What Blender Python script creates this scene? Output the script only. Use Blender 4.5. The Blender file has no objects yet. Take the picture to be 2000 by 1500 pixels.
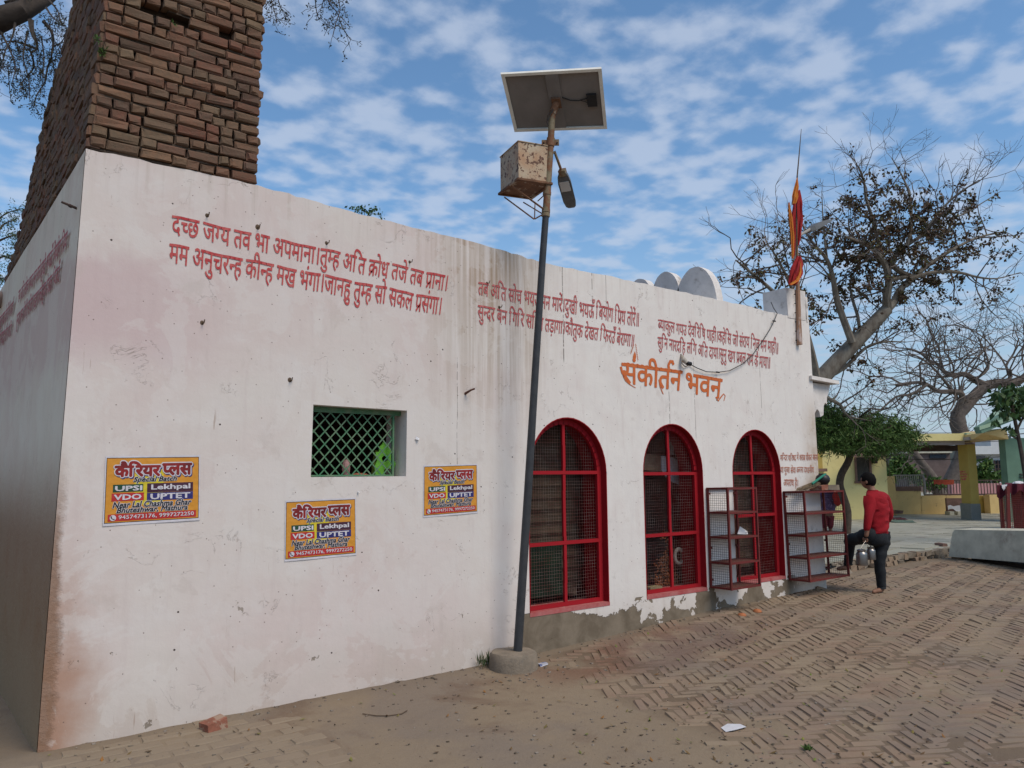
import bpy, bmesh, math, random
import numpy as np
from mathutils import Vector, noise as mnoise
random.seed(7); rng=np.random.default_rng(7)
SC=bpy.context.scene; COL=SC.collection
# ------------------------------------------------------------------ camera
F=1540.0; PITCH=math.atan(182/1540); ROLL=math.radians(-0.5); YAW=math.radians(51.7)
CAM=np.array([-0.763,-6.0,1.80])
FW=np.array([math.cos(YAW)*math.cos(PITCH),math.sin(YAW)*math.cos(PITCH),math.sin(PITCH)])
FH=np.array([math.cos(YAW),math.sin(YAW),0.]); RH=np.array([math.sin(YAW),-math.cos(YAW),0.])
_u=np.cross(RH,FW); _c,_s=math.cos(ROLL),math.sin(ROLL)
R=_c*RH+_s*_u; U=_c*_u-_s*RH
cd=bpy.data.cameras.new('camera'); cam=bpy.data.objects.new('camera',cd); COL.objects.link(cam); SC.camera=cam
cd.sensor_width=36; cd.lens=36*F/2000; cd.clip_start=.05; cd.clip_end=3000
from mathutils import Matrix
cam.matrix_world=Matrix(((R[0],U[0],-FW[0],CAM[0]),(R[1],U[1],-FW[1],CAM[1]),(R[2],U[2],-FW[2],CAM[2]),(0,0,0,1)))
# ------------------------------------------------------------------ light
SUN_EL=math.radians(52); SUN_AZ=math.radians(-80)      # direction to the sun in the xy plane, from +x
sd=bpy.data.lights.new('sun','SUN'); so=bpy.data.objects.new('sun',sd); COL.objects.link(so)
sd.energy=2.1; sd.angle=math.radians(30); sd.color=(1,.86,.70)
tosun=Vector((math.cos(SUN_EL)*math.cos(SUN_AZ),math.cos(SUN_EL)*math.sin(SUN_AZ),math.sin(SUN_EL)))
so.rotation_euler=tosun.to_track_quat('Z','Y').to_euler()
SC.view_settings.view_transform='Standard'; SC.view_settings.look='None'; SC.view_settings.gamma=1; SC.view_settings.use_curve_mapping=False
SC.view_settings.exposure=0.26
W=bpy.data.worlds.new('World'); SC.world=W; W.use_nodes=True
class NT:
    "tiny node-tree writer"
    def __init__(s,t): s.t=t; t.nodes.clear()
    def n(s,ty,**k):
        x=s.t.nodes.new(ty)
        for a,b in k.items(): setattr(x,a,b)
        return x
    def put(s,sock,v):
        if hasattr(v,'is_output') : s.t.links.new(v,sock)
        elif v is not None:
            try: sock.default_value=v
            except Exception: sock.default_value=(*v,1) if len(v)==3 else v
    def m(s,op,a,b=None,c=None,clamp=False):
        x=s.n('ShaderNodeMath',operation=op,use_clamp=clamp); s.put(x.inputs[0],a); s.put(x.inputs[1],b); s.put(x.inputs[2],c); return x.outputs[0]
    def mix(s,f,a,b,mode='MIX'):
        x=s.n('ShaderNodeMix',data_type='RGBA',blend_type=mode); s.put(x.inputs[0],f); s.put(x.inputs[6],a); s.put(x.inputs[7],b); return x.outputs[2]
    def sm(s,v,lo,hi,a=0.,b=1.):
        x=s.n('ShaderNodeMapRange',interpolation_type='SMOOTHSTEP'); s.put(x.inputs[0],v)
        for i,q in enumerate((lo,hi,a,b)): s.put(x.inputs[i+1],q)
        return x.outputs[0]
    def noise(s,vec,scale,detail=4,rough=.55,dist=0,col=False):
        x=s.n('ShaderNodeTexNoise'); s.put(x.inputs['Vector'],vec); s.put(x.inputs['Scale'],scale); s.put(x.inputs['Detail'],detail); s.put(x.inputs['Roughness'],rough); s.put(x.inputs['Distortion'],dist)
        return x.outputs[1 if col else 0]
    def voro(s,vec,scale,feat='F1',out=0,rnd=1):
        x=s.n('ShaderNodeTexVoronoi',feature=feat); s.put(x.inputs['Vector'],vec); s.put(x.inputs['Scale'],scale); s.put(x.inputs['Randomness'],rnd); return x.outputs[out]
    def vmul(s,v,k):
        x=s.n('ShaderNodeVectorMath',operation='MULTIPLY'); s.put(x.inputs[0],v); s.put(x.inputs[1],k); return x.outputs[0]
    def xyz(s,v):
        x=s.n('ShaderNodeSeparateXYZ'); s.put(x.inputs[0],v); return x.outputs
    def comb(s,a,b,c):
        x=s.n('ShaderNodeCombineXYZ'); s.put(x.inputs[0],a); s.put(x.inputs[1],b); s.put(x.inputs[2],c); return x.outputs[0]
w=NT(W.node_tree)
tc=w.n('ShaderNodeTexCoord'); X,Y,Z=w.xyz(tc.outputs['Generated'])
sky=w.n('ShaderNodeTexSky',sky_type='NISHITA'); sky.sun_disc=False; sky.sun_elevation=SUN_EL; sky.sun_rotation=math.pi/2-SUN_AZ; sky.air_density=1.0; sky.dust_density=.6; sky.ozone_density=2.0
zz=w.m('ADD',w.m('MAXIMUM',Z,0),.10)
pv=w.comb(w.m('DIVIDE',X,zz),w.m('DIVIDE',Y,zz),0.)
n1=w.noise(pv,8.2,2,.45,.0); n2=w.noise(pv,1.3,2,.5); n3=w.noise(pv,20.0,5,.6,.1)
cl=w.m('ADD',w.m('MULTIPLY',n1,.66),w.m('ADD',w.m('MULTIPLY',n2,.16),w.m('MULTIPLY',n3,.20)))
cf=w.sm(cl,.42,.63,0.,.62)
skyc=w.mix(1.0,sky.outputs[0],(.97,1.20,1.28,1),'MULTIPLY')
skyc=w.mix(cf,skyc,(4.6,5.2,6.3,1))
hz=w.sm(Z,.0,.36,.78,.0)
skyc=w.mix(hz,skyc,(3.1,3.8,4.7,1))
bg=w.n('ShaderNodeBackground'); w.put(bg.inputs[0],skyc); bg.inputs[1].default_value=.105
wo=w.n('ShaderNodeOutputWorld'); w.t.links.new(bg.outputs[0],wo.inputs[0])
# ------------------------------------------------------------------ projection helpers: a pixel's ray met with a real surface
def ray(x,y): return FW+R*(x-1000)/F+U*(750-y)/F
def onY(x,y,Y=0.): d=ray(x,y); return CAM+d*((Y-CAM[1])/d[1])
def onX(x,y,X=0.): d=ray(x,y); return CAM+d*((X-CAM[0])/d[0])
def onZ(x,y,Z=0.): d=ray(x,y); return CAM+d*((Z-CAM[2])/d[2])
def at(x,y,D): d=ray(x,y); return CAM+d*(D/(d@FH))
def hd(p): return float((np.array(p)-CAM)@FH)
UP=np.array([0,0,1.])
# ------------------------------------------------------------------ object helpers
ORG={}
def setp(o,label=None,cat=None,group=None,kind=None):
    for k,v in (('label',label),('category',cat),('group',group),('kind',kind)):
        if v: o[k]=v
    return o
def thing(name,label,cat,loc,group=None):
    o=bpy.data.objects.new(name,None); COL.objects.link(o); o.location=Vector(loc); o.empty_display_size=.1
    ORG[o.name]=np.array(loc,float); return setp(o,label,cat,group)
def org(o):
    return ORG[o.name] if o is not None and o.name in ORG else np.zeros(3)
class MB:
    def __init__(s): s.v=[]; s.f=[]; s.n=0; s.flat=None
    def add(s,v,f):
        v=np.asarray(v,float).reshape(-1,3); n=s.n; s.v.append(v); s.n+=len(v)
        s.f+= [tuple(i+n for i in q) for q in f]; return s
    def box(s,c,a,b,h,jit=0):
        "c centre, half vectors a,b,h"
        c,a,b,h=[np.array(q,float) for q in (c,a,b,h)]
        v=[c+i*a+j*b+k*h for k in(-1,1) for j in(-1,1) for i in(-1,1)]
        v=np.array(v)
        if jit: v=v+rng.uniform(-jit,jit,v.shape)
        return s.add(v,[(0,2,3,1),(4,5,7,6),(0,1,5,4),(2,6,7,3),(0,4,6,2),(1,3,7,5)])
    def aabb(s,lo,hi,jit=0):
        lo=np.array(lo,float);hi=np.array(hi,float);c=(lo+hi)/2;h=(hi-lo)/2
        return s.box(c,(h[0],0,0),(0,h[1],0),(0,0,h[2]),jit)
    def bev(s,c,a,b,h,bv=.25,jit=0,dp=.45,rnd=False):
        "box with chamfered front rim: h points outwards; bottom open"
        c,a,b,h=[np.array(q,float) for q in (c,a,b,h)]
        def ring(ka,kb,kh): return [c+i*ka*a+j*kb*b+kh*h for i,j in((-1,-1),(1,-1),(1,1),(-1,1))]
        la,lb=np.linalg.norm(a),np.linalg.norm(b); e=min(la,lb)*bv
        v=np.array(ring(1,1,-1)+ring(1,1,dp)+(ring(1-.35*e/la,1-.35*e/lb,(dp+2)/3) if rnd else [])+ring(1-e/la,1-e/lb,1)); nr=len(v)//4
        if jit: v[4:]=v[4:]+rng.uniform(-jit,jit,(len(v)-4,3))
        f=[]
        for k in range(0,4*nr-4,4):
            for i in range(4): j=(i+1)%4; f.append((k+i,k+j,k+4+j,k+4+i))
        f.append(tuple(range(4*nr-4,4*nr))); 
        # orientation: make sure normals face out
        if np.dot(np.cross(a,b),h)<0: f=[q[::-1] for q in f]
        return s.add(v,f)
    def tube(s,pts,r,n=8,cap=True):
        pts=[np.array(p,float) for p in pts]; m=len(pts); rr=[r]*m if np.isscalar(r) else list(r)
        up=None; V=[];Fc=[]
        for i,p in enumerate(pts):
            t=pts[min(i+1,m-1)]-pts[max(i-1,0)]; L=np.linalg.norm(t); t=t/L if L>0 else UP
            if up is None:
                up=np.cross(t,(0,0,1.) if abs(t[2])<.9 else (1.,0,0)); up/=np.linalg.norm(up)
            else:
                up=up-t*(up@t); up/=max(np.linalg.norm(up),1e-9)
            w_=np.cross(t,up)
            for k in range(n):
                a=2*math.pi*k/n; V.append(p+rr[i]*(math.cos(a)*up+math.sin(a)*w_))
        for i in range(m-1):
            for k in range(n):
                j=(k+1)%n; Fc.append((i*n+k,i*n+j,(i+1)*n+j,(i+1)*n+k))
        if cap: Fc.append(tuple(range(n))[::-1]); Fc.append(tuple(range((m-1)*n,m*n)))
        return s.add(V,Fc)
    def lathe(s,c,prof,n=20,ax=UP,e=None):
        "prof [(r,z)] about axis"
        c=np.array(c,float); ax=np.array(ax,float); ax/=np.linalg.norm(ax)
        e=np.cross(ax,(0,1.,0) if abs(ax[1])<.9 else (1.,0,0)); e/=np.linalg.norm(e); g=np.cross(ax,e)
        V=[];Fc=[];m=len(prof)
        for r_,z in prof:
            for k in range(n):
                a=2*math.pi*k/n; V.append(c+ax*z+r_*(math.cos(a)*e+math.sin(a)*g))
        for i in range(m-1):
            for k in range(n):
                j=(k+1)%n; Fc.append((i*n+k,i*n+j,(i+1)*n+j,(i+1)*n+k))
        if prof[0][0]>1e-4: Fc.append(tuple(range(n))[::-1])
        if prof[-1][0]>1e-4: Fc.append(tuple(range((m-1)*n,m*n)))
        return s.add(V,Fc)
    def ell(s,c,rx,n=14,m=9,axes=None,disp=0):
        c=np.array(c,float); A=np.eye(3) if axes is None else np.array(axes,float); V=[];Fc=[]
        for i in range(m+1):
            th=math.pi*i/m
            for k in range(n):
                a=2*math.pi*k/n; q=np.array([rx[0]*math.sin(th)*math.cos(a),rx[1]*math.sin(th)*math.sin(a),rx[2]*math.cos(th)])
                if disp: q=q*(1+disp*mnoise.noise(Vector(q*9+c)))
                V.append(c+q@A)
        for i in range(m):
            for k in range(n):
                j=(k+1)%n; Fc.append((i*n+k,(i+1)*n+k,(i+1)*n+j,i*n+j))
        return s.add(V,Fc)
    def quad(s,a,b,c,d): return s.add([a,b,c,d],[(0,1,2,3)])
    def arr(s): return np.concatenate(s.v) if s.v else np.zeros((0,3))
def ob(name,mb,mat,parent=None,smooth=False,label=None,kind=None,cat=None,group=None,loc=None):
    v=mb.arr(); o_=org(parent)
    L=np.zeros(3) if loc is None else np.array(loc,float)
    me=bpy.data.meshes.new(name); me.from_pydata((v-o_-L).tolist(),[],mb.f); me.update()
    if smooth:
        me.polygons.foreach_set('use_smooth',[True]*len(me.polygons))
        try: me.set_sharp_from_angle(angle=math.radians(42))
        except Exception: pass
    me.materials.append(mat)
    o=bpy.data.objects.new(name,me); COL.objects.link(o); o.location=L; o.parent=parent; ORG[o.name]=o_+L
    return setp(o,label,cat,group,kind)
def inst(name,me,loc,rot,parent,scale=(1,1,1)):
    o=bpy.data.objects.new(name,me); COL.objects.link(o); o.location=Vector(np.array(loc)-org(parent)); o.rotation_euler=rot; o.scale=scale; o.parent=parent; return o
# ------------------------------------------------------------------ materials
def mat(name,base,rough=.8,var=.15,scale=6,bump=.15,bscale=40,metal=0,col2=None,spots=None,spotscale=8,spotlo=.55,spothi=.62,spec=.3,stretch=None,bdist=.01):
    m=bpy.data.materials.new(name); m.use_nodes=True; t=NT(m.node_tree)
    p=t.n('ShaderNodeNewGeometry').outputs['Position']
    if stretch: p=t.vmul(p,stretch)
    n=t.noise(p,scale,5,.6); b=tuple(base)
    c2=col2 if col2 else tuple(q*(1-2.2*var) for q in b)
    c=t.mix(t.sm(n,.3,.7),(*b,1),(*c2,1))
    if spots:
        c=t.mix(t.sm(t.noise(p,spotscale,6,.65),spotlo,spothi),c,(*spots,1))
    s=t.n('ShaderNodeBsdfPrincipled'); t.put(s.inputs['Base Color'],c); s.inputs['Roughness'].default_value=rough; s.inputs['Metallic'].default_value=metal
    s.inputs['Specular IOR Level'].default_value=spec
    if bump:
        bu=t.n('ShaderNodeBump'); bu.inputs['Strength'].default_value=bump; bu.inputs['Distance'].default_value=bdist; t.put(bu.inputs['Height'],t.noise(p,bscale,6,.65)); t.put(s.inputs['Normal'],bu.outputs[0])
    o=t.n('ShaderNodeOutputMaterial'); t.t.links.new(s.outputs[0],o.inputs[0]); return m
def dust(t,p,c):
    x,y,z=t.xyz(p)
    e=t.m('ADD',t.m('POWER',t.m('DIVIDE',t.m('SUBTRACT',x,5.3),1.6),2),t.m('POWER',t.m('DIVIDE',t.m('ADD',y,.62),.55),2))
    c=t.mix(t.m('MULTIPLY',t.sm(e,1.7,.1),t.sm(t.noise(p,2.2,6,.6),.36,.58,0.,.8)),c,(.155,.075,.048,1))
    c=t.mix(t.sm(t.noise(p,.55,5,.6),.48,.66,0.,.55),c,(.165,.135,.115,1))
    c=t.mix(t.sm(t.noise(p,.9,6,.65,.4),.56,.70,0.,.6),c,(.135,.085,.058,1))
    return c
def rndmat(name,cols,rough=.9,bump=.5,bscale=60,dirt=None,dlo=.5,dhi=.62,dscale=4,island=True,dusty=False):
    "colour picked per piece (object or mesh island) + grain"
    m=bpy.data.materials.new(name); m.use_nodes=True; t=NT(m.node_tree)
    g=t.n('ShaderNodeNewGeometry'); p=g.outputs['Position']
    oi=t.n('ShaderNodeObjectInfo').outputs['Random']
    r_=t.m('FRACT',t.m('ADD',oi,g.outputs['Random Per Island']))
    cr=t.n('ShaderNodeValToRGB'); cr.color_ramp.interpolation='CONSTANT' if len(cols)>9 else 'LINEAR'
    e=cr.color_ramp.elements
    for i,c in enumerate(cols):
        el=e[i] if i<2 else e.new(i/(len(cols)-1)); el.position=i/(len(cols)-1); el.color=(*c,1)
    t.put(cr.inputs[0],r_)
    c=t.mix(t.sm(t.noise(p,25,5,.7),.25,.75,0.,.55),cr.outputs[0],(.05,.04,.035,1) if dirt is None else (*dirt,1))
    if dirt is not None: c=t.mix(t.sm(t.noise(p,dscale,5,.65),dlo,dhi),c,(*dirt,1))
    if dusty: c=dust(t,p,c)
    s=t.n('ShaderNodeBsdfPrincipled'); t.put(s.inputs['Base Color'],c); s.inputs['Roughness'].default_value=rough; s.inputs['Specular IOR Level'].default_value=.2
    bu=t.n('ShaderNodeBump'); bu.inputs['Strength'].default_value=bump; bu.inputs['Distance'].default_value=.008; t.put(bu.inputs['Height'],t.noise(p,bscale,6,.7)); t.put(s.inputs['Normal'],bu.outputs[0])
    o=t.n('ShaderNodeOutputMaterial'); t.t.links.new(s.outputs[0],o.inputs[0]); return m
def plaster(name,cement=True,dim=1.0):
    m=bpy.data.materials.new(name); m.use_nodes=True; t=NT(m.node_tree)
    p=t.n('ShaderNodeNewGeometry').outputs['Position']; x,y,z=t.xyz(p)
    big=t.noise(p,.75,4,.5,.4); med=t.noise(p,3.2,6,.6,.2); fine=t.noise(p,22,6,.7)
    k=dim
    c=t.mix(t.sm(big,.36,.62),(.625*k,.58*k,.54*k,1),(.60*k,.52*k,.49*k,1))
    c=t.mix(t.sm(med,.45,.72,0.,.6),c,(.64*k,.60*k,.575*k,1))
    c=t.mix(t.m('MULTIPLY',t.sm(x,2.6,5.2),t.sm(med,.25,.6,.55,.95)),c,(.715*k,.685*k,.645*k,1))
    # brush streaks, mostly vertical rub
    st=t.noise(t.vmul(p,(9,9,1.1)),1.6,5,.6)
    c=t.mix(t.sm(st,.50,.75,0.,.30),c,(.50*k,.42*k,.40*k,1))
    # older pink coat showing near the corner
    pk=t.m('MULTIPLY',t.sm(t.m('ADD',z,t.m('MULTIPLY',med,.5)),2.75,3.1),t.sm(t.m('ADD',z,t.m('MULTIPLY',med,.5)),3.75,3.5)); pk=t.m('MULTIPLY',pk,t.sm(x,1.5,.3))
    c=t.mix(t.m('MULTIPLY',pk,.55),c,(.50*k,.36*k,.37*k,1))
    # brown rain streaks at the joint between the two halls
    jn=t.m('MULTIPLY',t.sm(t.m('ABSOLUTE',t.m('SUBTRACT',x,3.75)),1.0,.15),t.sm(z,1.6,3.9))
    stv=t.noise(t.vmul(p,(14,14,.5)),1.0,5,.6)
    c=t.mix(t.m('MULTIPLY',t.m('MULTIPLY',jn,t.sm(stv,.34,.62)),.95),c,(.33*k,.25*k,.18*k,1))
    ed=t.m('MULTIPLY',t.sm(z,3.65,4.1),t.sm(stv,.5,.7)); c=t.mix(t.m('MULTIPLY',ed,.4),c,(.36*k,.31*k,.25*k,1))
    re=t.m('MULTIPLY',t.sm(x,8.9,9.3),t.m('MULTIPLY',t.sm(z,.9,1.6),t.sm(z,3.0,2.4))); c=t.mix(t.m('MULTIPLY',re,t.sm(med,.3,.6,.2,.7)),c,(.40*k,.30*k,.21*k,1))
    # thin dark runs
    for x0,z0,z1,wd in ((4.66,2.95,3.98,.009),(5.09,3.45,4.0,.006),(5.3,3.6,4.0,.004),(6.29,1.95,3.1,.006),(6.75,2.2,3.2,.004),(3.33,1.4,2.9,.004),(8.1,2.6,3.4,.005)):
        wob=t.m('MULTIPLY',t.m('SUBTRACT',t.noise(p,2.5,3),.5),.02)
        l=t.m('MULTIPLY',t.sm(t.m('ABSOLUTE',t.m('SUBTRACT',t.m('ADD',x,wob),x0)),wd,wd*.4),t.m('MULTIPLY',t.sm(z,z0,z0+.08),t.sm(z,z1+.02,z1)))
        l=t.m('MULTIPLY',l,t.sm(t.noise(t.vmul(p,(1,1,5)),4,3),.35,.5)); c=t.mix(t.m('MULTIPLY',l,.8),c,(.06,.045,.035,1))
    # splash dirt and reddish damp at the foot
    dz=t.m('ADD',z,t.m('MULTIPLY',t.m('SUBTRACT',med,.5),-.9))
    c=t.mix(t.sm(dz,.75,.08,0.,.42),c,(.38*k,.30*k,.235*k,1))
    co=t.m('MULTIPLY',t.sm(t.m('ADD',x,t.m('MULTIPLY',med,.5)),.78,.40),t.sm(t.m('ADD',z,t.m('MULTIPLY',med,.6)),1.75,.9))
    c=t.mix(t.m('MULTIPLY',co,.85),c,(.36*k,.20*k,.13*k,1))
    # hairline scratches and flakes
    cr=t.m('ABSOLUTE',t.m('SUBTRACT',t.noise(p,2.3,7,.6,.8),.5)); crm=t.m('MULTIPLY',t.sm(cr,.0045,.0012),t.sm(t.noise(p,2.1,3),.56,.64)); c=t.mix(t.m('MULTIPLY',crm,.5),c,(.3,.25,.21,1))
    pt_=t.noise(p,1.6,7,.68,.6); c=t.mix(t.sm(pt_,.50,.53,0.,.30),c,(.66*k,.63*k,.60*k,1)); c=t.mix(t.sm(t.noise(p,2.7,7,.7,.3),.58,.66,0.,.35),c,(.50*k,.44*k,.40*k,1))
    vs=t.noise(t.vmul(p,(26,26,1.6)),1.3,4,.6); c=t.mix(t.m('MULTIPLY',t.sm(vs,.66,.72),t.sm(med,.45,.6)),c,(.40*k,.32*k,.27*k,1))
    hs=t.noise(t.vmul(p,(3,3,30)),2.2,4,.7); c=t.mix(t.m('MULTIPLY',t.sm(hs,.66,.72),t.sm(med,.52,.6)),c,(.36*k,.29*k,.25*k,1))
    vd=t.voro(p,7.5,'F1'); vr=t.voro(p,7.5,'F1',1)
    pick=t.sm(t.xyz(vr)[0],.73,.77); dots=t.m('MULTIPLY',t.sm(vd,.07,.04),pick); c=t.mix(dots,c,(.09,.07,.06,1))
    vd2=t.voro(p,19,'F1'); vr2=t.voro(p,19,'F1',1); dots2=t.m('MULTIPLY',t.sm(vd2,.11,.06),t.sm(t.xyz(vr2)[1],.86,.90)); c=t.mix(t.m('MULTIPLY',dots2,.8),c,(.14,.10,.08,1))
    h=t.m('ADD',t.m('MULTIPLY',fine,.25),t.m('MULTIPLY',t.noise(p,6,5,.6),1.2)); h=t.m('SUBTRACT',h,t.m('MULTIPLY',dots,1.5))
    h=t.m('SUBTRACT',h,crm)
    if cement:
        lim=t.sm(x,4.0,5.0,.66,.45)
        peel=t.noise(p,2.4,7,.62,.3)
        a=t.sm(t.m('ADD',t.m('SUBTRACT',t.m('SUBTRACT',lim,z),.06),t.m('MULTIPLY',t.m('SUBTRACT',peel,.5),t.sm(x,5.2,6.2,.7,1.7))),.0,.012)
        a=t.m('MULTIPLY',a,t.m('MULTIPLY',t.sm(t.m('ADD',x,t.m('MULTIPLY',peel,.3)),4.15,4.2),t.sm(x,8.9,8.5)))
        a=t.m('MULTIPLY',a,t.sm(z,.505,.50))
        cc=t.mix(t.sm(t.noise(p,3.5,7,.65,.4),.3,.7),(.14,.113,.082,1),(.23,.19,.142,1)); c=t.mix(a,c,cc); h=t.m('SUBTRACT',h,t.m('MULTIPLY',a,3.0))
        # small isolated flakes
        b2=t.m('MULTIPLY',t.sm(t.noise(p,4.2,6,.62),.66,.67),t.sm(z,1.25,.7)); c=t.mix(t.m('MULTIPLY',b2,.8),c,cc); h=t.m('SUBTRACT',h,b2)
    # brown rim of flaking along the corner edge
    ce=t.m('MULTIPLY',t.sm(t.m('SUBTRACT',x,t.m('MULTIPLY',t.noise(p,3.2,7,.7),.22)),.10,.04),t.sm(z,2.2,1.3)); c=t.mix(t.m('MULTIPLY',ce,.85),c,(.24,.145,.095,1)); h=t.m('SUBTRACT',h,t.m('MULTIPLY',ce,t.m('MULTIPLY',fine,4)))
    if not cement:
        c=t.mix(t.sm(t.m('ADD',z,t.m('MULTIPLY',med,-1.2)),.9,-.5,0.,.75),c,(.30,.235,.17,1)); c=t.mix(1.,c,(1.10,1.04,.90,1),'MULTIPLY')
    s=t.n('ShaderNodeBsdfPrincipled'); t.put(s.inputs['Base Color'],c); s.inputs['Roughness'].default_value=1.; s.inputs['Specular IOR Level'].default_value=.04
    bu=t.n('ShaderNodeBump'); bu.inputs['Strength'].default_value=.55; bu.inputs['Distance'].default_value=.006; t.put(bu.inputs['Height'],h); t.put(s.inputs['Normal'],bu.outputs[0])
    o=t.n('ShaderNodeOutputMaterial'); t.t.links.new(s.outputs[0],o.inputs[0]); return m
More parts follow.
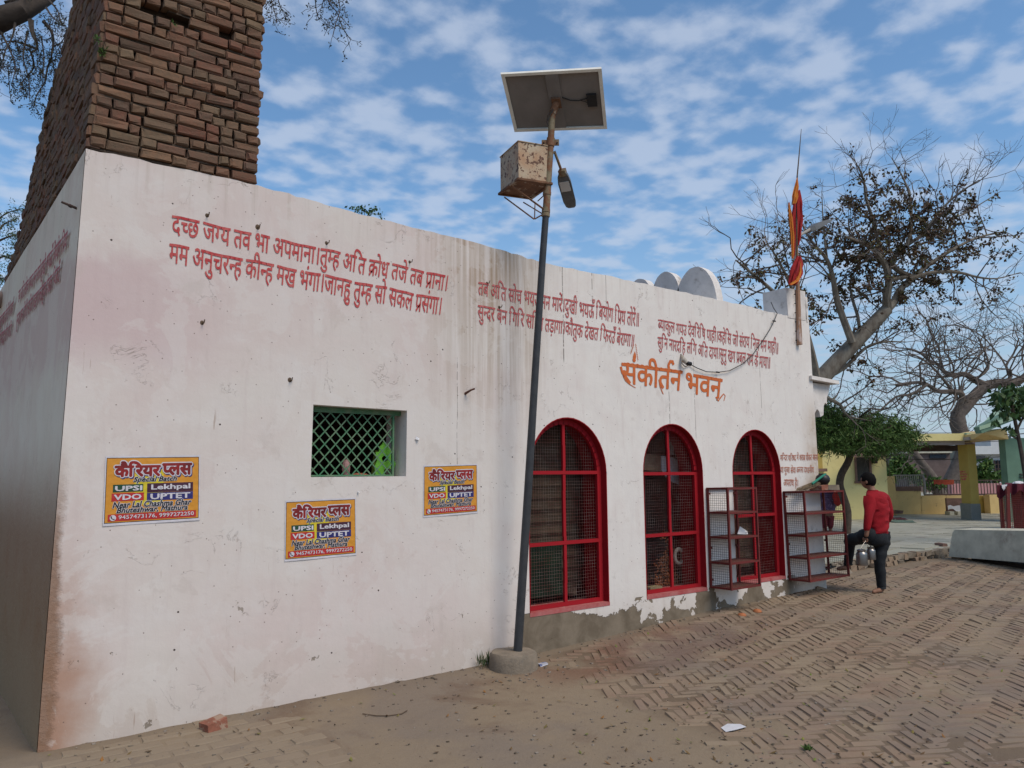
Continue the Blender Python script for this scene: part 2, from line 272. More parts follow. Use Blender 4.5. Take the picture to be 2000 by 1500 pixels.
M=dict(
 plaster=plaster('plaster'), plaster2=plaster('side_plaster',False,1.06),
 merlon=mat('whitewash',(.72,.68,.64),.85,.1,4,.4,25,spots=(.42,.38,.34),spotlo=.56,spothi=.7),
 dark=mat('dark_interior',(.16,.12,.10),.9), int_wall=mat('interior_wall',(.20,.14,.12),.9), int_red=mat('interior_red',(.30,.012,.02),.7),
 red=mat('red_paint',(.28,.010,.015),.65,.12,5,.15,50,spec=.12,col2=(.24,.010,.014),spots=(.35,.04,.035),spotlo=.62,spothi=.75),
 redbar=mat('red_bar_paint',(.32,.013,.020),.65,.1,5,.1,50,spec=.12,col2=(.30,.012,.018)),
 rust=mat('rusty_red_steel',(.145,.020,.018),.6,.2,14,.2,80,col2=(.12,.025,.02),spots=(.22,.10,.07),spotlo=.6,spothi=.72),
 rustshelf=mat('rusty_shelf',(.14,.036,.028),.8,.2,10,.2,60,col2=(.11,.055,.04)),
 wire=mat('galvanised_wire',(.33,.25,.22),.5,.15,12,0,spec=.5,col2=(.24,.09,.07)),
 wirethin=mat('thin_wire',(.22,.17,.155),.6,.15,7,0,col2=(.16,.04,.035)),
 wiredark=mat('dark_wire',(.05,.03,.03),.6,.1,12,0),
 green=mat('green_enamel',(.05,.17,.085),.55,.2,10,.1,60,col2=(.13,.20,.12)),
 lime=mat('lime_plastic',(.16,.46,.05),.45,.1,20,0), olive=mat('olive_plastic',(.16,.22,.04),.5,.1,20,0),
 verse=mat('red_oxide_brush',(.40,.028,.035),.7,.1,30,0,col2=(.50,.12,.11)), verse2=mat('worn_red_brush',(.36,.045,.05),.75,.1,26,0,col2=(.50,.17,.16)),
 verse3=mat('brown_red_brush',(.42,.10,.05),.8,.1,40,0,col2=(.52,.28,.20)),
 orange=mat('saffron_brush',(.52,.11,.025),.7,.1,22,0,col2=(.56,.15,.04)),
 conc=mat('concrete',(.25,.205,.155),.95,.15,7,.7,50,spots=(.17,.145,.115),spotlo=.52,spothi=.7),
 slab=mat('weathered_slab',(.56,.53,.42),.9,.12,4,.5,40,spots=(.27,.22,.18),spotscale=2.5,spotlo=.55,spothi=.75),
 slabdark=mat('gap_shade',(.05,.035,.03),.9),
 pole=mat('charcoal_pole_paint',(.035,.038,.042),.45,.15,10,.1,60,col2=(.05,.052,.056)),
 polerust=mat('old_yellow_pole_paint',(.26,.21,.13),.7,.2,9,.3,50,spots=(.20,.09,.045),spotscale=9,spotlo=.48,spothi=.6),
 boxrust=mat('rusted_cream_steel',(.46,.39,.28),.6,.15,4,.4,60,col2=(.40,.24,.14),spots=(.11,.05,.03),spotscale=22,spotlo=.555,spothi=.585),
 boxund=mat('rusted_underside',(.20,.10,.055),.85,.2,10,.4,60,spots=(.34,.27,.2),spotlo=.56,spothi=.62),
 alum=mat('aluminium_frame',(.78,.76,.68),.5,.06,8,.1,60), panelback=mat('panel_backsheet',(.22,.20,.185),.7,.1,3,.05), cell=mat('solar_cells',(.015,.02,.05),.15,.1,3,0),
 black=mat('black_plastic',(.02,.02,.022),.45,.1,8,0), grey=mat('grey_casting',(.12,.125,.125),.5,.1,12,.1,70), lens=mat('lamp_glass',(.5,.5,.48),.2,.05,8,0,spec=.6),
 yellow=mat('yellow_wall_paint',(.72,.63,.29),.85,.05,2,.3,25,col2=(.67,.58,.26),spots=(.40,.34,.15),spotlo=.6,spothi=.8),
 yellow2=mat('stained_yellow_wall',(.68,.50,.22),.85,.15,3,.3,25,col2=(.60,.43,.19),spots=(.20,.13,.07),spotlo=.60,spothi=.72),
 ochre=mat('ochre_pillar_paint',(.50,.36,.095),.8,.08,3,.2,30,col2=(.44,.32,.085)),
 greytile=mat('grey_pillar_tile',(.23,.24,.225),.6,.08,5,.1,40), trimw=mat('pinkish_trim',(.38,.33,.32),.7,.1,5,.1,40),
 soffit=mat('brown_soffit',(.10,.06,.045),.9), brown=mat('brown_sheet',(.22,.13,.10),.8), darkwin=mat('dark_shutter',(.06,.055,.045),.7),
 mint=mat('mint_paint',(.33,.46,.32),.8,.05,3,.1,30), mintd=mat('sea_green_paint',(.14,.24,.17),.8,.08,3,.1,30),
 white=mat('white_building_paint',(.58,.60,.60),.8,.05,2,.1,30), pink=mat('pink_wall_paint',(.52,.27,.27),.8,.08,3,.1), glass=mat('window_glass',(.03,.035,.045),.2,.1,3,0,spec=.6),
 iron=mat('iron_railing',(.09,.06,.05),.7,.1,20,0), irong=mat('grey_railing',(.35,.33,.30),.7,.1,20,0),
 bannerred=mat('banner_cloth',(.40,.07,.035),.8,.15,10,0), maroon=mat('maroon_cloth',(.10,.012,.025),.9,.2,6,.3,30),
 whitecloth=mat('white_cloth',(.66,.66,.68),.9,.06,10,.2,30), paper=mat('paper',(.60,.60,.62),.8,.05,20,0),
 bark=mat('pale_grey_bark',(.22,.20,.165),.95,.15,9,.8,30,col2=(.12,.10,.08),stretch=(1,1,.4)), barkd=mat('dark_bark',(.075,.06,.05),.95,.15,9,.6,30), barkg=mat('bare_branch_bark',(.15,.125,.105),.95,.15,6,.5,30,col2=(.10,.08,.07)),
 barkn=mat('brown_bark',(.10,.075,.055),.95,.15,14,.8,40),
 stem=mat('weed_stem',(.10,.10,.04),.9),
 skin=mat('skin',(.24,.12,.075),.6,.08,10,0), hair=mat('black_hair',(.006,.005,.005),.75,.05,60,.5,200,spec=.1),
 sweater=mat('red_sweater_knit',(.29,.006,.013),.9,.08,9,.5,160), jeans=mat('charcoal_jeans',(.018,.021,.025),.85,.15,12,.4,180,col2=(.012,.014,.017)),
 purple=mat('purple_print_cotton',(.12,.07,.15),.9,.15,14,.1,60,spots=(.26,.18,.28),spotscale=22), redcloth=mat('red_cloth',(.48,.03,.02),.85,.1,9,.2,40), maroonpants=mat('maroon_cotton',(.16,.02,.03),.9),
 steel=mat('polished_steel',(.27,.26,.25),.38,.05,8,.1,60,metal=1,col2=(.28,.27,.26)),
 straw=mat('broom_straw',(.26,.19,.115),.9,.2,30,0), greenpipe=mat('green_pipe',(.02,.20,.13),.5,.1,8,0),
 clay=mat('fired_clay',(.42,.15,.06),.8,.1,20,.2,60), brickred=mat('loose_brick',(.28,.11,.07),.9,.15,12,.8,40,spots=(.32,.22,.16),spotlo=.52,spothi=.6),
 post=mat('weathered_wood_post',(.38,.22,.14),.8,.15,14,.3,60,spots=(.50,.40,.36),spotlo=.58,spothi=.64,stretch=(1,1,.25)),
 stick=mat('dry_stick',(.13,.09,.06),.9), cable=mat('black_cable',(.03,.028,.026),.6), ceramic=mat('old_bulb_holder',(.45,.41,.35),.6,.15,20,.3,60,spots=(.2,.15,.1),spotlo=.55,spothi=.65),
 flagred=mat('red_flag_cloth',(.30,.012,.012),.85,.15,11,.4,60,col2=(.26,.012,.014)), flagyel=mat('marigold_flag_cloth',(.50,.19,.02),.85,.15,30,.4,60,col2=(.48,.10,.02)),
 mattex=mat('woven_mat',(.085,.06,.04),.9,.2,16,.6,60,col2=(.045,.033,.022),stretch=(.2,.2,3)), matgreen=mat('green_net',(.008,.026,.014),.9,.2,8,.3,60),
 marigold=mat('dried_marigold',(.36,.12,.045),.9,.3,30,.9,60,col2=(.10,.04,.025)), board=mat('cardboard',(.24,.17,.11),.9),
 sandal=mat('dark_rubber',(.025,.027,.024),.7),
 pyellow=mat('poster_amber',(.60,.27,.03),.5,.04,6,.35,col2=(.57,.25,.03)), pyell=mat('poster_bright_yellow',(.62,.50,.03),.5,.04,6,.35), pred=mat('poster_red',(.45,.03,.03),.5,.04,6,.35), pgreen=mat('poster_green',(.02,.07,.04),.5,.04,6,.35), pplum=mat('poster_plum',(.06,.02,.04),.5,.04,6,.35), pblue=mat('poster_navy',(.03,.03,.16),.5,.04,6,.35), pwhite=mat('poster_white',(.60,.58,.62),.5,.04,6,.35), pblack=mat('poster_black',(.02,.02,.025),.5,.04,6,0), pmaroon=mat('poster_crimson',(.30,.02,.02),.5,.04,6,0,col2=(.12,.015,.015)),
)
BRICKC=[(0.104,0.061,0.045),(0.177,0.095,0.061),(0.140,0.088,0.059),(0.213,0.120,0.073),(0.171,0.071,0.049),(0.183,0.122,0.076),(0.122,0.067,0.051),(0.207,0.104,0.067)]
M['sillred']=mat('worn_red_sill',(.36,.07,.07),.7,.1,6,.2,50,col2=(.42,.16,.15),spots=(.45,.30,.27),spotlo=.6,spothi=.72)
M['brick']=rndmat('old_brick',BRICKC,.92,.9,45,(.10,.085,.06),.60,.80,5)
M['mortar']=mat('mud_mortar',(.085,.062,.045),.95,.2,12,.9,40)
M['paver']=rndmat('worn_paver',[(.245,.172,.118),(.22,.145,.10),(.265,.195,.138),(.235,.158,.115),(.205,.148,.108)],.92,.5,50,(.25,.192,.132),.42,.62,1.6,dusty=True)
LEAFB=rndmat('brown_green_leaf',[(.12,.062,.034),(.085,.048,.028),(.14,.085,.04),(.10,.11,.03),(.07,.042,.026)],.7,0,30)
LEAFG=rndmat('neem_leaf',[(.065,.125,.025),(.10,.175,.04),(.04,.085,.02),(.14,.20,.05)],.6,0,30,(.03,.07,.02),.7,.9)
LEAFF=rndmat('feathery_leaf',[(.06,.09,.03),(.04,.065,.025),(.09,.11,.04)],.6,0,30,(.05,.08,.03),.7,.9)
LEAFD=rndmat('hanging_leaf',[(.045,.055,.03),(.03,.035,.022),(.07,.06,.035)],.6,0,30,(.03,.035,.022),.7,.9)
LEAFP=rndmat('broad_leaf',[(.03,.07,.018),(.045,.10,.025),(.025,.05,.018),(.09,.15,.04)],.5,0,30,(.03,.07,.02),.7,.9)
# ------------------------------------------------------------------ ground
def gz(x,y):
    b=np.interp(x,[-10,0,4,5.5,7,9,14,40],[.0,.05,.075,.13,.20,.235,.27,.30])
    k=np.clip(1+np.minimum(y,0)/9,.35,1)
    return b*k+.035*np.exp(-np.abs(y)/.35)*(x<9.3)
def inpoly(x,y,P):
    x=np.asarray(x);y=np.asarray(y);r=np.zeros(x.shape,bool);n=len(P)
    for i in range(n):
        (x1,y1),(x2,y2)=P[i],P[(i+1)%n]
        c=((y1>y)!=(y2>y)); xi=(x2-x1)*(y-y1)/((y2-y1) if y2!=y1 else 1e-9)+x1; r^=c&(x<xi)
    return r
HERR=[(4.3,-.12),(4.05,-.7),(3.80,-1.45),(3.72,-2.05),(3.55,-2.75),(3.45,-3.3),(2.9,-4.4),(2.0,-6.5),(2.5,-9),(16,-9),(20,-3),(15.4,.35),(12,.5),(9.6,.4),(9.4,.15),(7.2,-.12)]
RUNN=[(-.6,-.25),(.14,-.12),(.7,-.03),(1.25,-.02),(1.62,-.28),(1.68,-.9),(1.5,-1.6),(.9,-2.6),(-1.2,-2.6)]
def nz(x,y,s,o=0.): return mnoise.noise(Vector((x*s+o,y*s-o,o)))
def dirt(x,y):
    h=float(gz(x,y)); d=.010*nz(x,y,1.1,3.)+.006*nz(x,y,4.,7.)+.003*nz(x,y,14.,1.)
    ph=inpoly(x,y,HERR); 
    if ph: d+=.011*max(0,nz(x,y,.8,9.)-.02)-.004*max(0,nz(x,y,1.7,2.))
    # hollow where bricks have sunk
    q=(x-6.1)**2/.5+(y+.75)**2/.09
    if q<4: d-=.05*math.exp(-q)
    if y>-.5 and y<.15: d+=.012*max(0,nz(x,y,5.,2.))*math.exp(-abs(y)*4)
    return h+d
def ground():
    xs=np.concatenate([np.arange(-6,1,.07),np.arange(1,12,.045),np.arange(12,22,.12)]); ys=np.concatenate([np.arange(-9,-4,.08),np.arange(-4,.6,.045),np.arange(.6,5.01,.4)])
    V=[];nx,ny=len(xs),len(ys)
    for y in ys:
        for x in xs: V.append((x,y,dirt(float(x),float(y))))
    Fc=[(j*nx+i,j*nx+i+1,(j+1)*nx+i+1,(j+1)*nx+i) for j in range(ny-1) for i in range(nx-1)]
    b=MB(); b.add(V,Fc)
    x0,x1,y0,y1=xs[0],xs[-1],ys[0],ys[-1]; B=900
    ring=[]
    def outer(ps,dx,dy):
        n0=b.n; m=len(ps); b.add([(*p,dirt(*map(float,p))) for p in ps]+[(p[0]+dx*B+(0),p[1]+dy*B,0.0) for p in ps],[(i,i+1,m+i+1,m+i) for i in range(m-1)])
    # skirts reach the horizon
    for (a,c) in (((x0,y0),(x1,y0)),((x1,y0),(x1,y1)),((x1,y1),(x0,y1)),((x0,y1),(x0,y0))):
        pass
    big=[(-B,-B),(B,-B),(B,B),(-B,B)]; cor=[(x0,y0),(x1,y0),(x1,y1),(x0,y1)]
    sides=[[(float(x),float(y0)) for x in xs],[(float(x1),float(y)) for y in ys],[(float(x),float(y1)) for x in xs[::-1]],[(float(x0),float(y)) for y in ys[::-1]]]
    for k,sd_ in enumerate(sides):
        a,c=big[k],big[(k+1)%4]; m=len(sd_); V=[(*p,dirt(*p)) for p in sd_]
        V+=[(a[0]+(c[0]-a[0])*i/(m-1),a[1]+(c[1]-a[1])*i/(m-1),.0) for i in range(m)]
        b.add(V,[(i,m+i,m+i+1,i+1) for i in range(m-1)])
    m=bpy.data.materials.new('dusty_ground'); m.use_nodes=True; t=NT(m.node_tree)
    p=t.n('ShaderNodeNewGeometry').outputs['Position']; x,y,z=t.xyz(p)
    c=t.mix(t.noise(p,1.1,6,.6),(.20,.152,.102,1),(.27,.212,.148,1))
    c=t.mix(t.sm(t.noise(p,5,6,.65),.5,.75,0.,.5),c,(.17,.125,.09,1))
    c=dust(t,p,c)
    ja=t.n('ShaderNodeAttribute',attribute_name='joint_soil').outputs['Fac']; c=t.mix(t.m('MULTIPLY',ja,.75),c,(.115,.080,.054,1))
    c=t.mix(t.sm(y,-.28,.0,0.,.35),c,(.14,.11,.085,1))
    sp=t.voro(p,28,'F1'); spr=t.xyz(t.voro(p,28,'F1',1))[0]; c=t.mix(t.m('MULTIPLY',t.sm(sp,.16,.1),t.sm(spr,.88,.93)),c,(.07,.055,.045,1))
    s=t.n('ShaderNodeBsdfPrincipled'); t.put(s.inputs['Base Color'],c); s.inputs['Roughness'].default_value=.95; s.inputs['Specular IOR Level'].default_value=.15
    bu=t.n('ShaderNodeBump'); bu.inputs['Strength'].default_value=.7; bu.inputs['Distance'].default_value=.012; t.put(bu.inputs['Height'],t.m('ADD',t.noise(p,18,6,.7),t.m('MULTIPLY',t.noise(p,70,4,.7),.4))); t.put(s.inputs['Normal'],bu.outputs[0])
    o=t.n('ShaderNodeOutputMaterial'); t.t.links.new(s.outputs[0],o.inputs[0])
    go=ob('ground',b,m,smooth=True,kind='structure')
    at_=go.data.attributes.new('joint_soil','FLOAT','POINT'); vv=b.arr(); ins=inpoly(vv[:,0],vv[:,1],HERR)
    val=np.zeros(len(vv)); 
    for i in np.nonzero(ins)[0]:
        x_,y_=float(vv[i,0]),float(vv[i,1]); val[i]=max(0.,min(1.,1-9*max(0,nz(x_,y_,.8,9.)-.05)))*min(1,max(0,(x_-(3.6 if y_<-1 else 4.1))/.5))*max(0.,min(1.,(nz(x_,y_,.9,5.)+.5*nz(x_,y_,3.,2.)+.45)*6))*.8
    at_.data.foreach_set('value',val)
ground()
# herringbone brick-on-edge paving: nearest bricks as pieces, the rest joined
def paving():
    a=math.radians(-34); e1=np.array([math.cos(a),math.sin(a)]); e2=np.array([-math.sin(a),math.cos(a)])
    w_,n=.0845,3; L=[]
    for i in range(-260,260):
        for k in range(-60,60):
            for t_ in (0,1):
                if t_==0: cx,cy=i+1.5+3*k,i+.5-3*k; hx,hy=1.5,.5
                else: cx,cy=i+3.5+3*k,i-.5-3*k; hx,hy=.5,1.5
                q=cx*w_*e1+cy*w_*e2+np.array([7,-3.])
                if 2<q[0]<19.5 and -8.5<q[1]<.6: L.append((q[0],q[1],t_))
    L=np.array(L); keep=inpoly(L[:,0],L[:,1],HERR); L=L[keep]
    P=[]
    for x,y,t_ in L:
        e=nz(x,y,.9,5.)+.5*nz(x,y,3.,2.)
        edge=min(1,max(0,(x-(3.6 if y<-1 else 4.1))/.5))
        if e< -.55 or (random.random()>.35+edge): continue
        P.append((x,y,int(t_)))
    P=[p for p in P if ((p[0]-CAM[0])*FH[0]+(p[1]-CAM[1])*FH[1])>1.5]
    def size(p):
        d=np.array([p[0],p[1],.1])-CAM; z=d@FW; px=1000+F*(d@R)/z; py=750-F*(d@U)/z
        vis=-20<px<2020 and py<1520
        return (0 if vis else 1, z)
    P=[(x+.035*nz(x,y,.5,31.)+.012*nz(x,y,2.,8.),y+.035*nz(x,y,.5,57.)+.012*nz(x,y,2.,4.),t_) for x,y,t_ in P]
    P.sort(key=size)
    root=thing('brick_paving','','',(7,-3,0)); root['kind']='structure'; 
    for k in('label','category'): 
        if k in root: del root[k]
    hl,hw=.121,.0395
    def one(b,x,y,t_,jit=.004):
        ax=e1 if t_==0 else e2; ay=e2 if t_==0 else -e1
        an=random.gauss(0,.035); ca,sa=math.cos(an),math.sin(an); ax=ax*ca+ay*sa; ay=np.array([-ax[1],ax[0]])
        g=float(gz(x,y)); dx=(float(gz(x+.1,y))-g)/.1; dy=(float(gz(x,y+.1))-g)/.1
        tl=random.gauss(0,.018); tw=random.gauss(0,.085 if t_==0 else .045)
        A=np.array([ax[0],ax[1],ax@np.array([dx,dy])+tl]); B_=np.array([ay[0],ay[1],ay@np.array([dx,dy])+tw]); N=np.cross(A,B_)
        q=(x-6.1)**2/.5+(y+.75)**2/.09; sink=.045*math.exp(-q) if q<4 else 0
        zc=dirt(x,y)+.004*nz(x,y,1.3,11)+random.uniform(-.0045,.0045)+.0005
        zc=max(zc,g-.012-sink)+.0015
        b.bev(np.array([x,y,zc-.0222]),A*hl*random.uniform(.88,1),B_*hw*random.uniform(.9,1.02),N*.026,.22,jit)
    for x,y,t_ in P[:300]:
        b=MB(); one(b,x,y,t_); ob('brick',b,M['paver'],root)
    b=MB()
    for x,y,t_ in P[300:]: one(b,x,y,t_)
    ob('brick_field',b,M['paver'],root,kind='stuff')
    # running-bond bricks laid flat by the left corner
    root2=bpy.data.objects.new('brick_path',None); COL.objects.link(root2); root2['kind']='structure'; ORG[root2.name]=np.zeros(3)
    a=math.radians(-3); f1=np.array([math.cos(a),math.sin(a)]); f2=np.array([-math.sin(a),math.cos(a)])
    for r_ in range(-2,26):
        for c_ in range(-8,12):
            q=np.array([.1,-.1])+f1*(c_*.235+(r_%2)*.117)-f2*r_*.118
            if not inpoly(q[0],q[1],RUNN): continue
            g=dirt(q[0],q[1]); A=np.array([*f1,0.]);B_=np.array([*f2,random.gauss(0,.012)]); A[2]=random.gauss(0,.006)
            b=MB(); b.bev((q[0],q[1],g-.0175+random.uniform(-.003,.003)),A*.1135,B_*.0555,(0,0,.021),.14,.002); ob('brick',b,M['pathbrick'],root2)
M['pathbrick']=rndmat('dusty_path_brick',[(.225,.17,.118),(.245,.19,.135),(.21,.16,.115)],.95,.4,50,(.24,.188,.133),.40,.55,2.5)
paving()
# ------------------------------------------------------------------ glyphs
GC={}
def glyph(s,off=0.,res=2):
    k=(s,off,res)
    if k in GC: return GC[k]
    c=bpy.data.curves.new('t','FONT'); c.body=s; c.offset=off; c.resolution_u=res; o=bpy.data.objects.new('t',c); COL.objects.link(o)
    dg=bpy.context.evaluated_depsgraph_get(); me=bpy.data.meshes.new_from_object(o.evaluated_get(dg))
    v=np.array([q.co[:2] for q in me.vertices]).reshape(-1,2); f=[tuple(q.vertices) for q in me.polygons]
    bpy.data.objects.remove(o); bpy.data.curves.remove(c); bpy.data.meshes.remove(me)
    GC[k]=(v,f); return GC[k]
ADV={}
def adv(s):
    if s not in ADV:
        v,_=glyph(s+'।'); v0,_=glyph('।'); ADV[s]=v[:,0].max()-v0[:,0].max()
    return ADV[s]
def clipx(v,f,xc):
    bm=bmesh.new(); vs=[bm.verts.new((a,b,0)) for a,b in v]
    for q in f:
        try: bm.faces.new([vs[i] for i in q])
        except Exception: pass
    bmesh.ops.bisect_plane(bm,geom=bm.verts[:]+bm.edges[:]+bm.faces[:],plane_co=(xc,0,0),plane_no=(1,0,0),clear_outer=True)
    bm.verts.index_update(); V=np.array([w_.co[:2] for w_ in bm.verts]).reshape(-1,2); Fc=[tuple(x.index for x in q.verts) for q in bm.faces]; bm.free(); return V,Fc
def stroke(pts,wd):
    pts=[np.array(p,float) for p in pts]; L=[];Rr=[]
    for i,p in enumerate(pts):
        t_=pts[min(i+1,len(pts)-1)]-pts[max(i-1,0)]; t_/=np.linalg.norm(t_); n_=np.array([-t_[1],t_[0]])*(wd[i] if not np.isscalar(wd) else wd)
        L.append(p+n_); Rr.append(p-n_)
    m=len(pts); return np.array(L+Rr),[(i,i+1,m+i+1,m+i) for i in range(m-1)]
VIR='्'
def deva(text,off=.02,halo=0.):
    "lays Devanagari out cluster by cluster (half forms, rakar, reph, short i)"
    x=0.; V=[];Fc=[];n=0
    def put(v,f,dx,jr=0):
        nonlocal n
        v=np.array(v,float)+np.array([dx,0]); V.append(v); Fc.extend(tuple(i+n for i in q) for q in f); n+=len(v)
    marks='ािीुूेैोौंँःृ'
    i=0;T=text
    while i<len(T):
        ch=T[i]
        if ch==' ': x+=.26; i+=1; continue
        # collect cluster
        cons=[];reph=False;rak=False;j=i
        if T[j]=='र' and j+1<len(T) and T[j+1]==VIR: reph=True; j+=2
        while True:
            if j+1<len(T) and T[j+1]==VIR:
                if j+2<len(T) and T[j+2]=='र': cons.append((T[j],0)); rak=True; j+=3; break
                cons.append((T[j],1)); j+=2; continue
            cons.append((T[j],0)); j+=1; break
        ms=''
        while j<len(T) and T[j] in marks: ms+=T[j]; j+=1
        if 'ि' in ms:
            v,f=glyph('ि',off); put(v,f,x); x+=adv('ि')
        x0=x
        for c,h in cons:
            v,f=glyph(c,off); a=adv(c)
            if h: 
                xc=a-.20; v,f=clipx(v,f,xc); put(v,f,x); x+=xc-.02
            else: put(v,f,x); x+=a
        stem=x-.15
        if rak:
            c=cons[-1][0]; sx=stem if c!='क' else x0+adv('क')*.5
            v,f=stroke([(sx,.30),(sx-.16,.14),(sx-.30,.02)],.042+off); put(v,f,0)
        for m_ in ms:
            if m_=='ि': continue
            if m_ in 'ाीोौ':
                v,f=glyph(m_,off); put(v,f,x); x+=adv(m_)
            else:
                v,f=glyph(m_,off); put(v,f,x-(.02 if m_ in 'ुू' else 0)-(.0 if len(ms)==1 else .0))
        if reph:
            v,f=stroke([(x-.10,.62),(x-.13,.76),(x-.06,.88),(x+.06,.88),(x+.10,.80)],.04+off*.5); put(v,f,0)
        i=j
    v=np.concatenate(V); return v,Fc,x
def bold(v,f,r_,k=6):
    "thickened glyphs: copies shifted round a small circle, each a hair further out"
    V=[v];Fc=list(f);L=[np.zeros(len(v))];n=len(v)
    for i in range(k if r_>0 else 0):
        a=2*math.pi*i/k; V.append(v+np.array([math.cos(a)*r_,math.sin(a)*r_])); Fc+=[tuple(q+n*(i+1) for q in g) for g in f]; L.append(np.full(n,i+1.))
    return np.concatenate(V),Fc,np.concatenate(L)
def fitquad(v,f,x1,Q,z0=0.,z1=.622,n_=(0,-1,0),o_=.004):
    "Q = headline left, headline right, baseline right, baseline left (3-D)"
    TL,TR,BR,BL=[np.array(q) for q in Q]; u=(v[:,0]/x1)[:,None]; s_=((v[:,1]-z0)/(z1-z0))[:,None]
    return (BL+(BR-BL)*u)*(1-s_)+(TL+(TR-TL)*u)*s_+np.array(n_)*o_
# ------------------------------------------------------------------ the prayer hall
hall=thing('prayer_hall','long whitewashed hall with red arched windows and red verses painted along its wall','building',(4.7,0,0))
def curve_plate(loops,y0,y1):
    "flat plate in the xz plane with holes, from y0 to y1"
    cu=bpy.data.curves.new('c','CURVE'); cu.dimensions='2D'; cu.fill_mode='BOTH'
    for lp in loops:
        sp=cu.splines.new('POLY'); sp.points.add(len(lp)-1); sp.use_cyclic_u=True
        for i,(a,b) in enumerate(lp): sp.points[i].co=(a,b,0,1)
    cu.extrude=abs(y1-y0)/2; o=bpy.data.objects.new('c',cu); COL.objects.link(o)
    me=bpy.data.meshes.new_from_object(o.evaluated_get(bpy.context.evaluated_depsgraph_get()))
    v=np.array([q.co[:] for q in me.vertices]); f=[tuple(q.vertices) for q in me.polygons]
    bpy.data.objects.remove(o); bpy.data.curves.remove(cu); bpy.data.meshes.remove(me)
    V=np.stack([v[:,0],(y0+y1)/2-v[:,2],v[:,1]],1); return V,f
xz=lambda p:(float(p[0]),float(p[2]))
def jag(a,b,n,amp):
    r_=[]
    for i in range(n):
        t_=i/n; r_.append((a[0]+(b[0]-a[0])*t_,a[1]+(b[1]-a[1])*t_+(random.uniform(-amp,amp) if i else 0)))
    return r_
roofpx=[(168,290),(505,362),(700,418),(900,466),(1050,510),(1230,548),(1415,588),(1518,612)]
rp=[xz(onY(*p)) for p in roofpx]; rp.append((9.02,3.97))
out=[(.10,-.35),(.112,.5),(.13,1.4),(.155,2.6)]
for a,b in zip(rp[:-1],rp[1:]): out+=jag(a,b,14,.009)
out+=[(9.02,3.97),(9.33,3.97),(9.345,3.2),(9.36,2.4),(9.375,1.6),(9.40,.9),(9.42,.3),(9.45,-.35)]
AR=[(3.81+.355,5.24,2.405),(5.81,6.86,2.395),(7.40,8.47,2.375)]; SILL=.500
a1l=float(onY(1035,1199)[0]); a1r=float(onY(1190,1176)[0]); AR[0]=(a1l,a1r,float(onY(1103,815)[2]))
a2l=float(onY(1260,1050)[0]); a2r=float(onY(1377,1050)[0]); AR[1]=(a2l,a2r,float(onY(1312,828)[2]))
a3r=float(onY(1530,1040)[0]); a3l=float(onY(1431,930)[0]); AR[2]=(a3l,a3r,float(onY(1472,839)[2]))
def archloop(xa,xb,zt,ins=0.,zb=SILL,n=22):
    xa+=ins;xb-=ins;zt-=ins; c=(xa+xb)/2;r_=(xb-xa)/2;zs=zt-r_*1.06
    return [(xa,zb+ins*.0)]+[(c-r_*math.cos(math.pi*i/n),zs+(zt-zs)*math.sin(math.pi*i/n)) for i in range(n+1)]+[(xb,zb)]
wq=[xz(onY(*p)) for p in [(612,790),(795,802),(793,930),(607,932)]]
holes=[archloop(*a) for a in AR]+[wq]
V,f=curve_plate([out]+holes,0.,.36)
b=MB(); b.add(V,f); ob('front_wall',b,M['plaster'],hall)
# left side wall: leaning corner edge, falling top
def quadgrid(): pass
b=MB(); zt=lambda y: 4.10 if y<.4 else 4.11-.012*y
P=[]
ysd=[0.003,.4,1.2,2.2,3.2,4.2,5.2,6.5,8.0]
for y in ysd:
    top=4.105 if y<3 else 4.12
    P.append([(.096,y,-.35),(.108,y,.5),(.126,y,1.4),(.151,y,2.6),(.182,y,top)])
Vv=[q for c in P for q in c]; nn=5
ff=[(i*nn+k,i*nn+k+1,(i+1)*nn+k+1,(i+1)*nn+k) for i in range(len(P)-1) for k in range(nn-1)]
n0=len(Vv); Vv+=[(x+.34,y,z) for (x,y,z) in Vv]
ff+=[(n0+i*nn+k,n0+(i+1)*nn+k,n0+(i+1)*nn+k+1,n0+i*nn+k+1) for i in range(len(P)-1) for k in range(nn-1)]
ff+=[(i*nn+4,n0+i*nn+4,n0+(i+1)*nn+4,(i+1)*nn+4) for i in range(len(P)-1)]
b.add(Vv,ff); ob('side_wall',b,M['plaster2'],hall)
b=MB(); b.aabb((9.05,.36,-.3),(9.36,8,3.95)); ob('side_wall',b,M['merlon'],hall)
b=MB(); b.aabb((.5,7.7,-.3),(9.1,8.05,3.9)); ob('back_wall',b,M['merlon'],hall)
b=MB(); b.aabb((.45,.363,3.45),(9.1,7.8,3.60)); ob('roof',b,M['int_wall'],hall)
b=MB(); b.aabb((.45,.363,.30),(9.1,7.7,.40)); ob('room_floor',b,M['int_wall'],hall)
b=MB(); b.aabb((.5,3.4,.4),(9.05,3.5,3.45)); ob('inner_wall',b,M['int_wall'],hall)
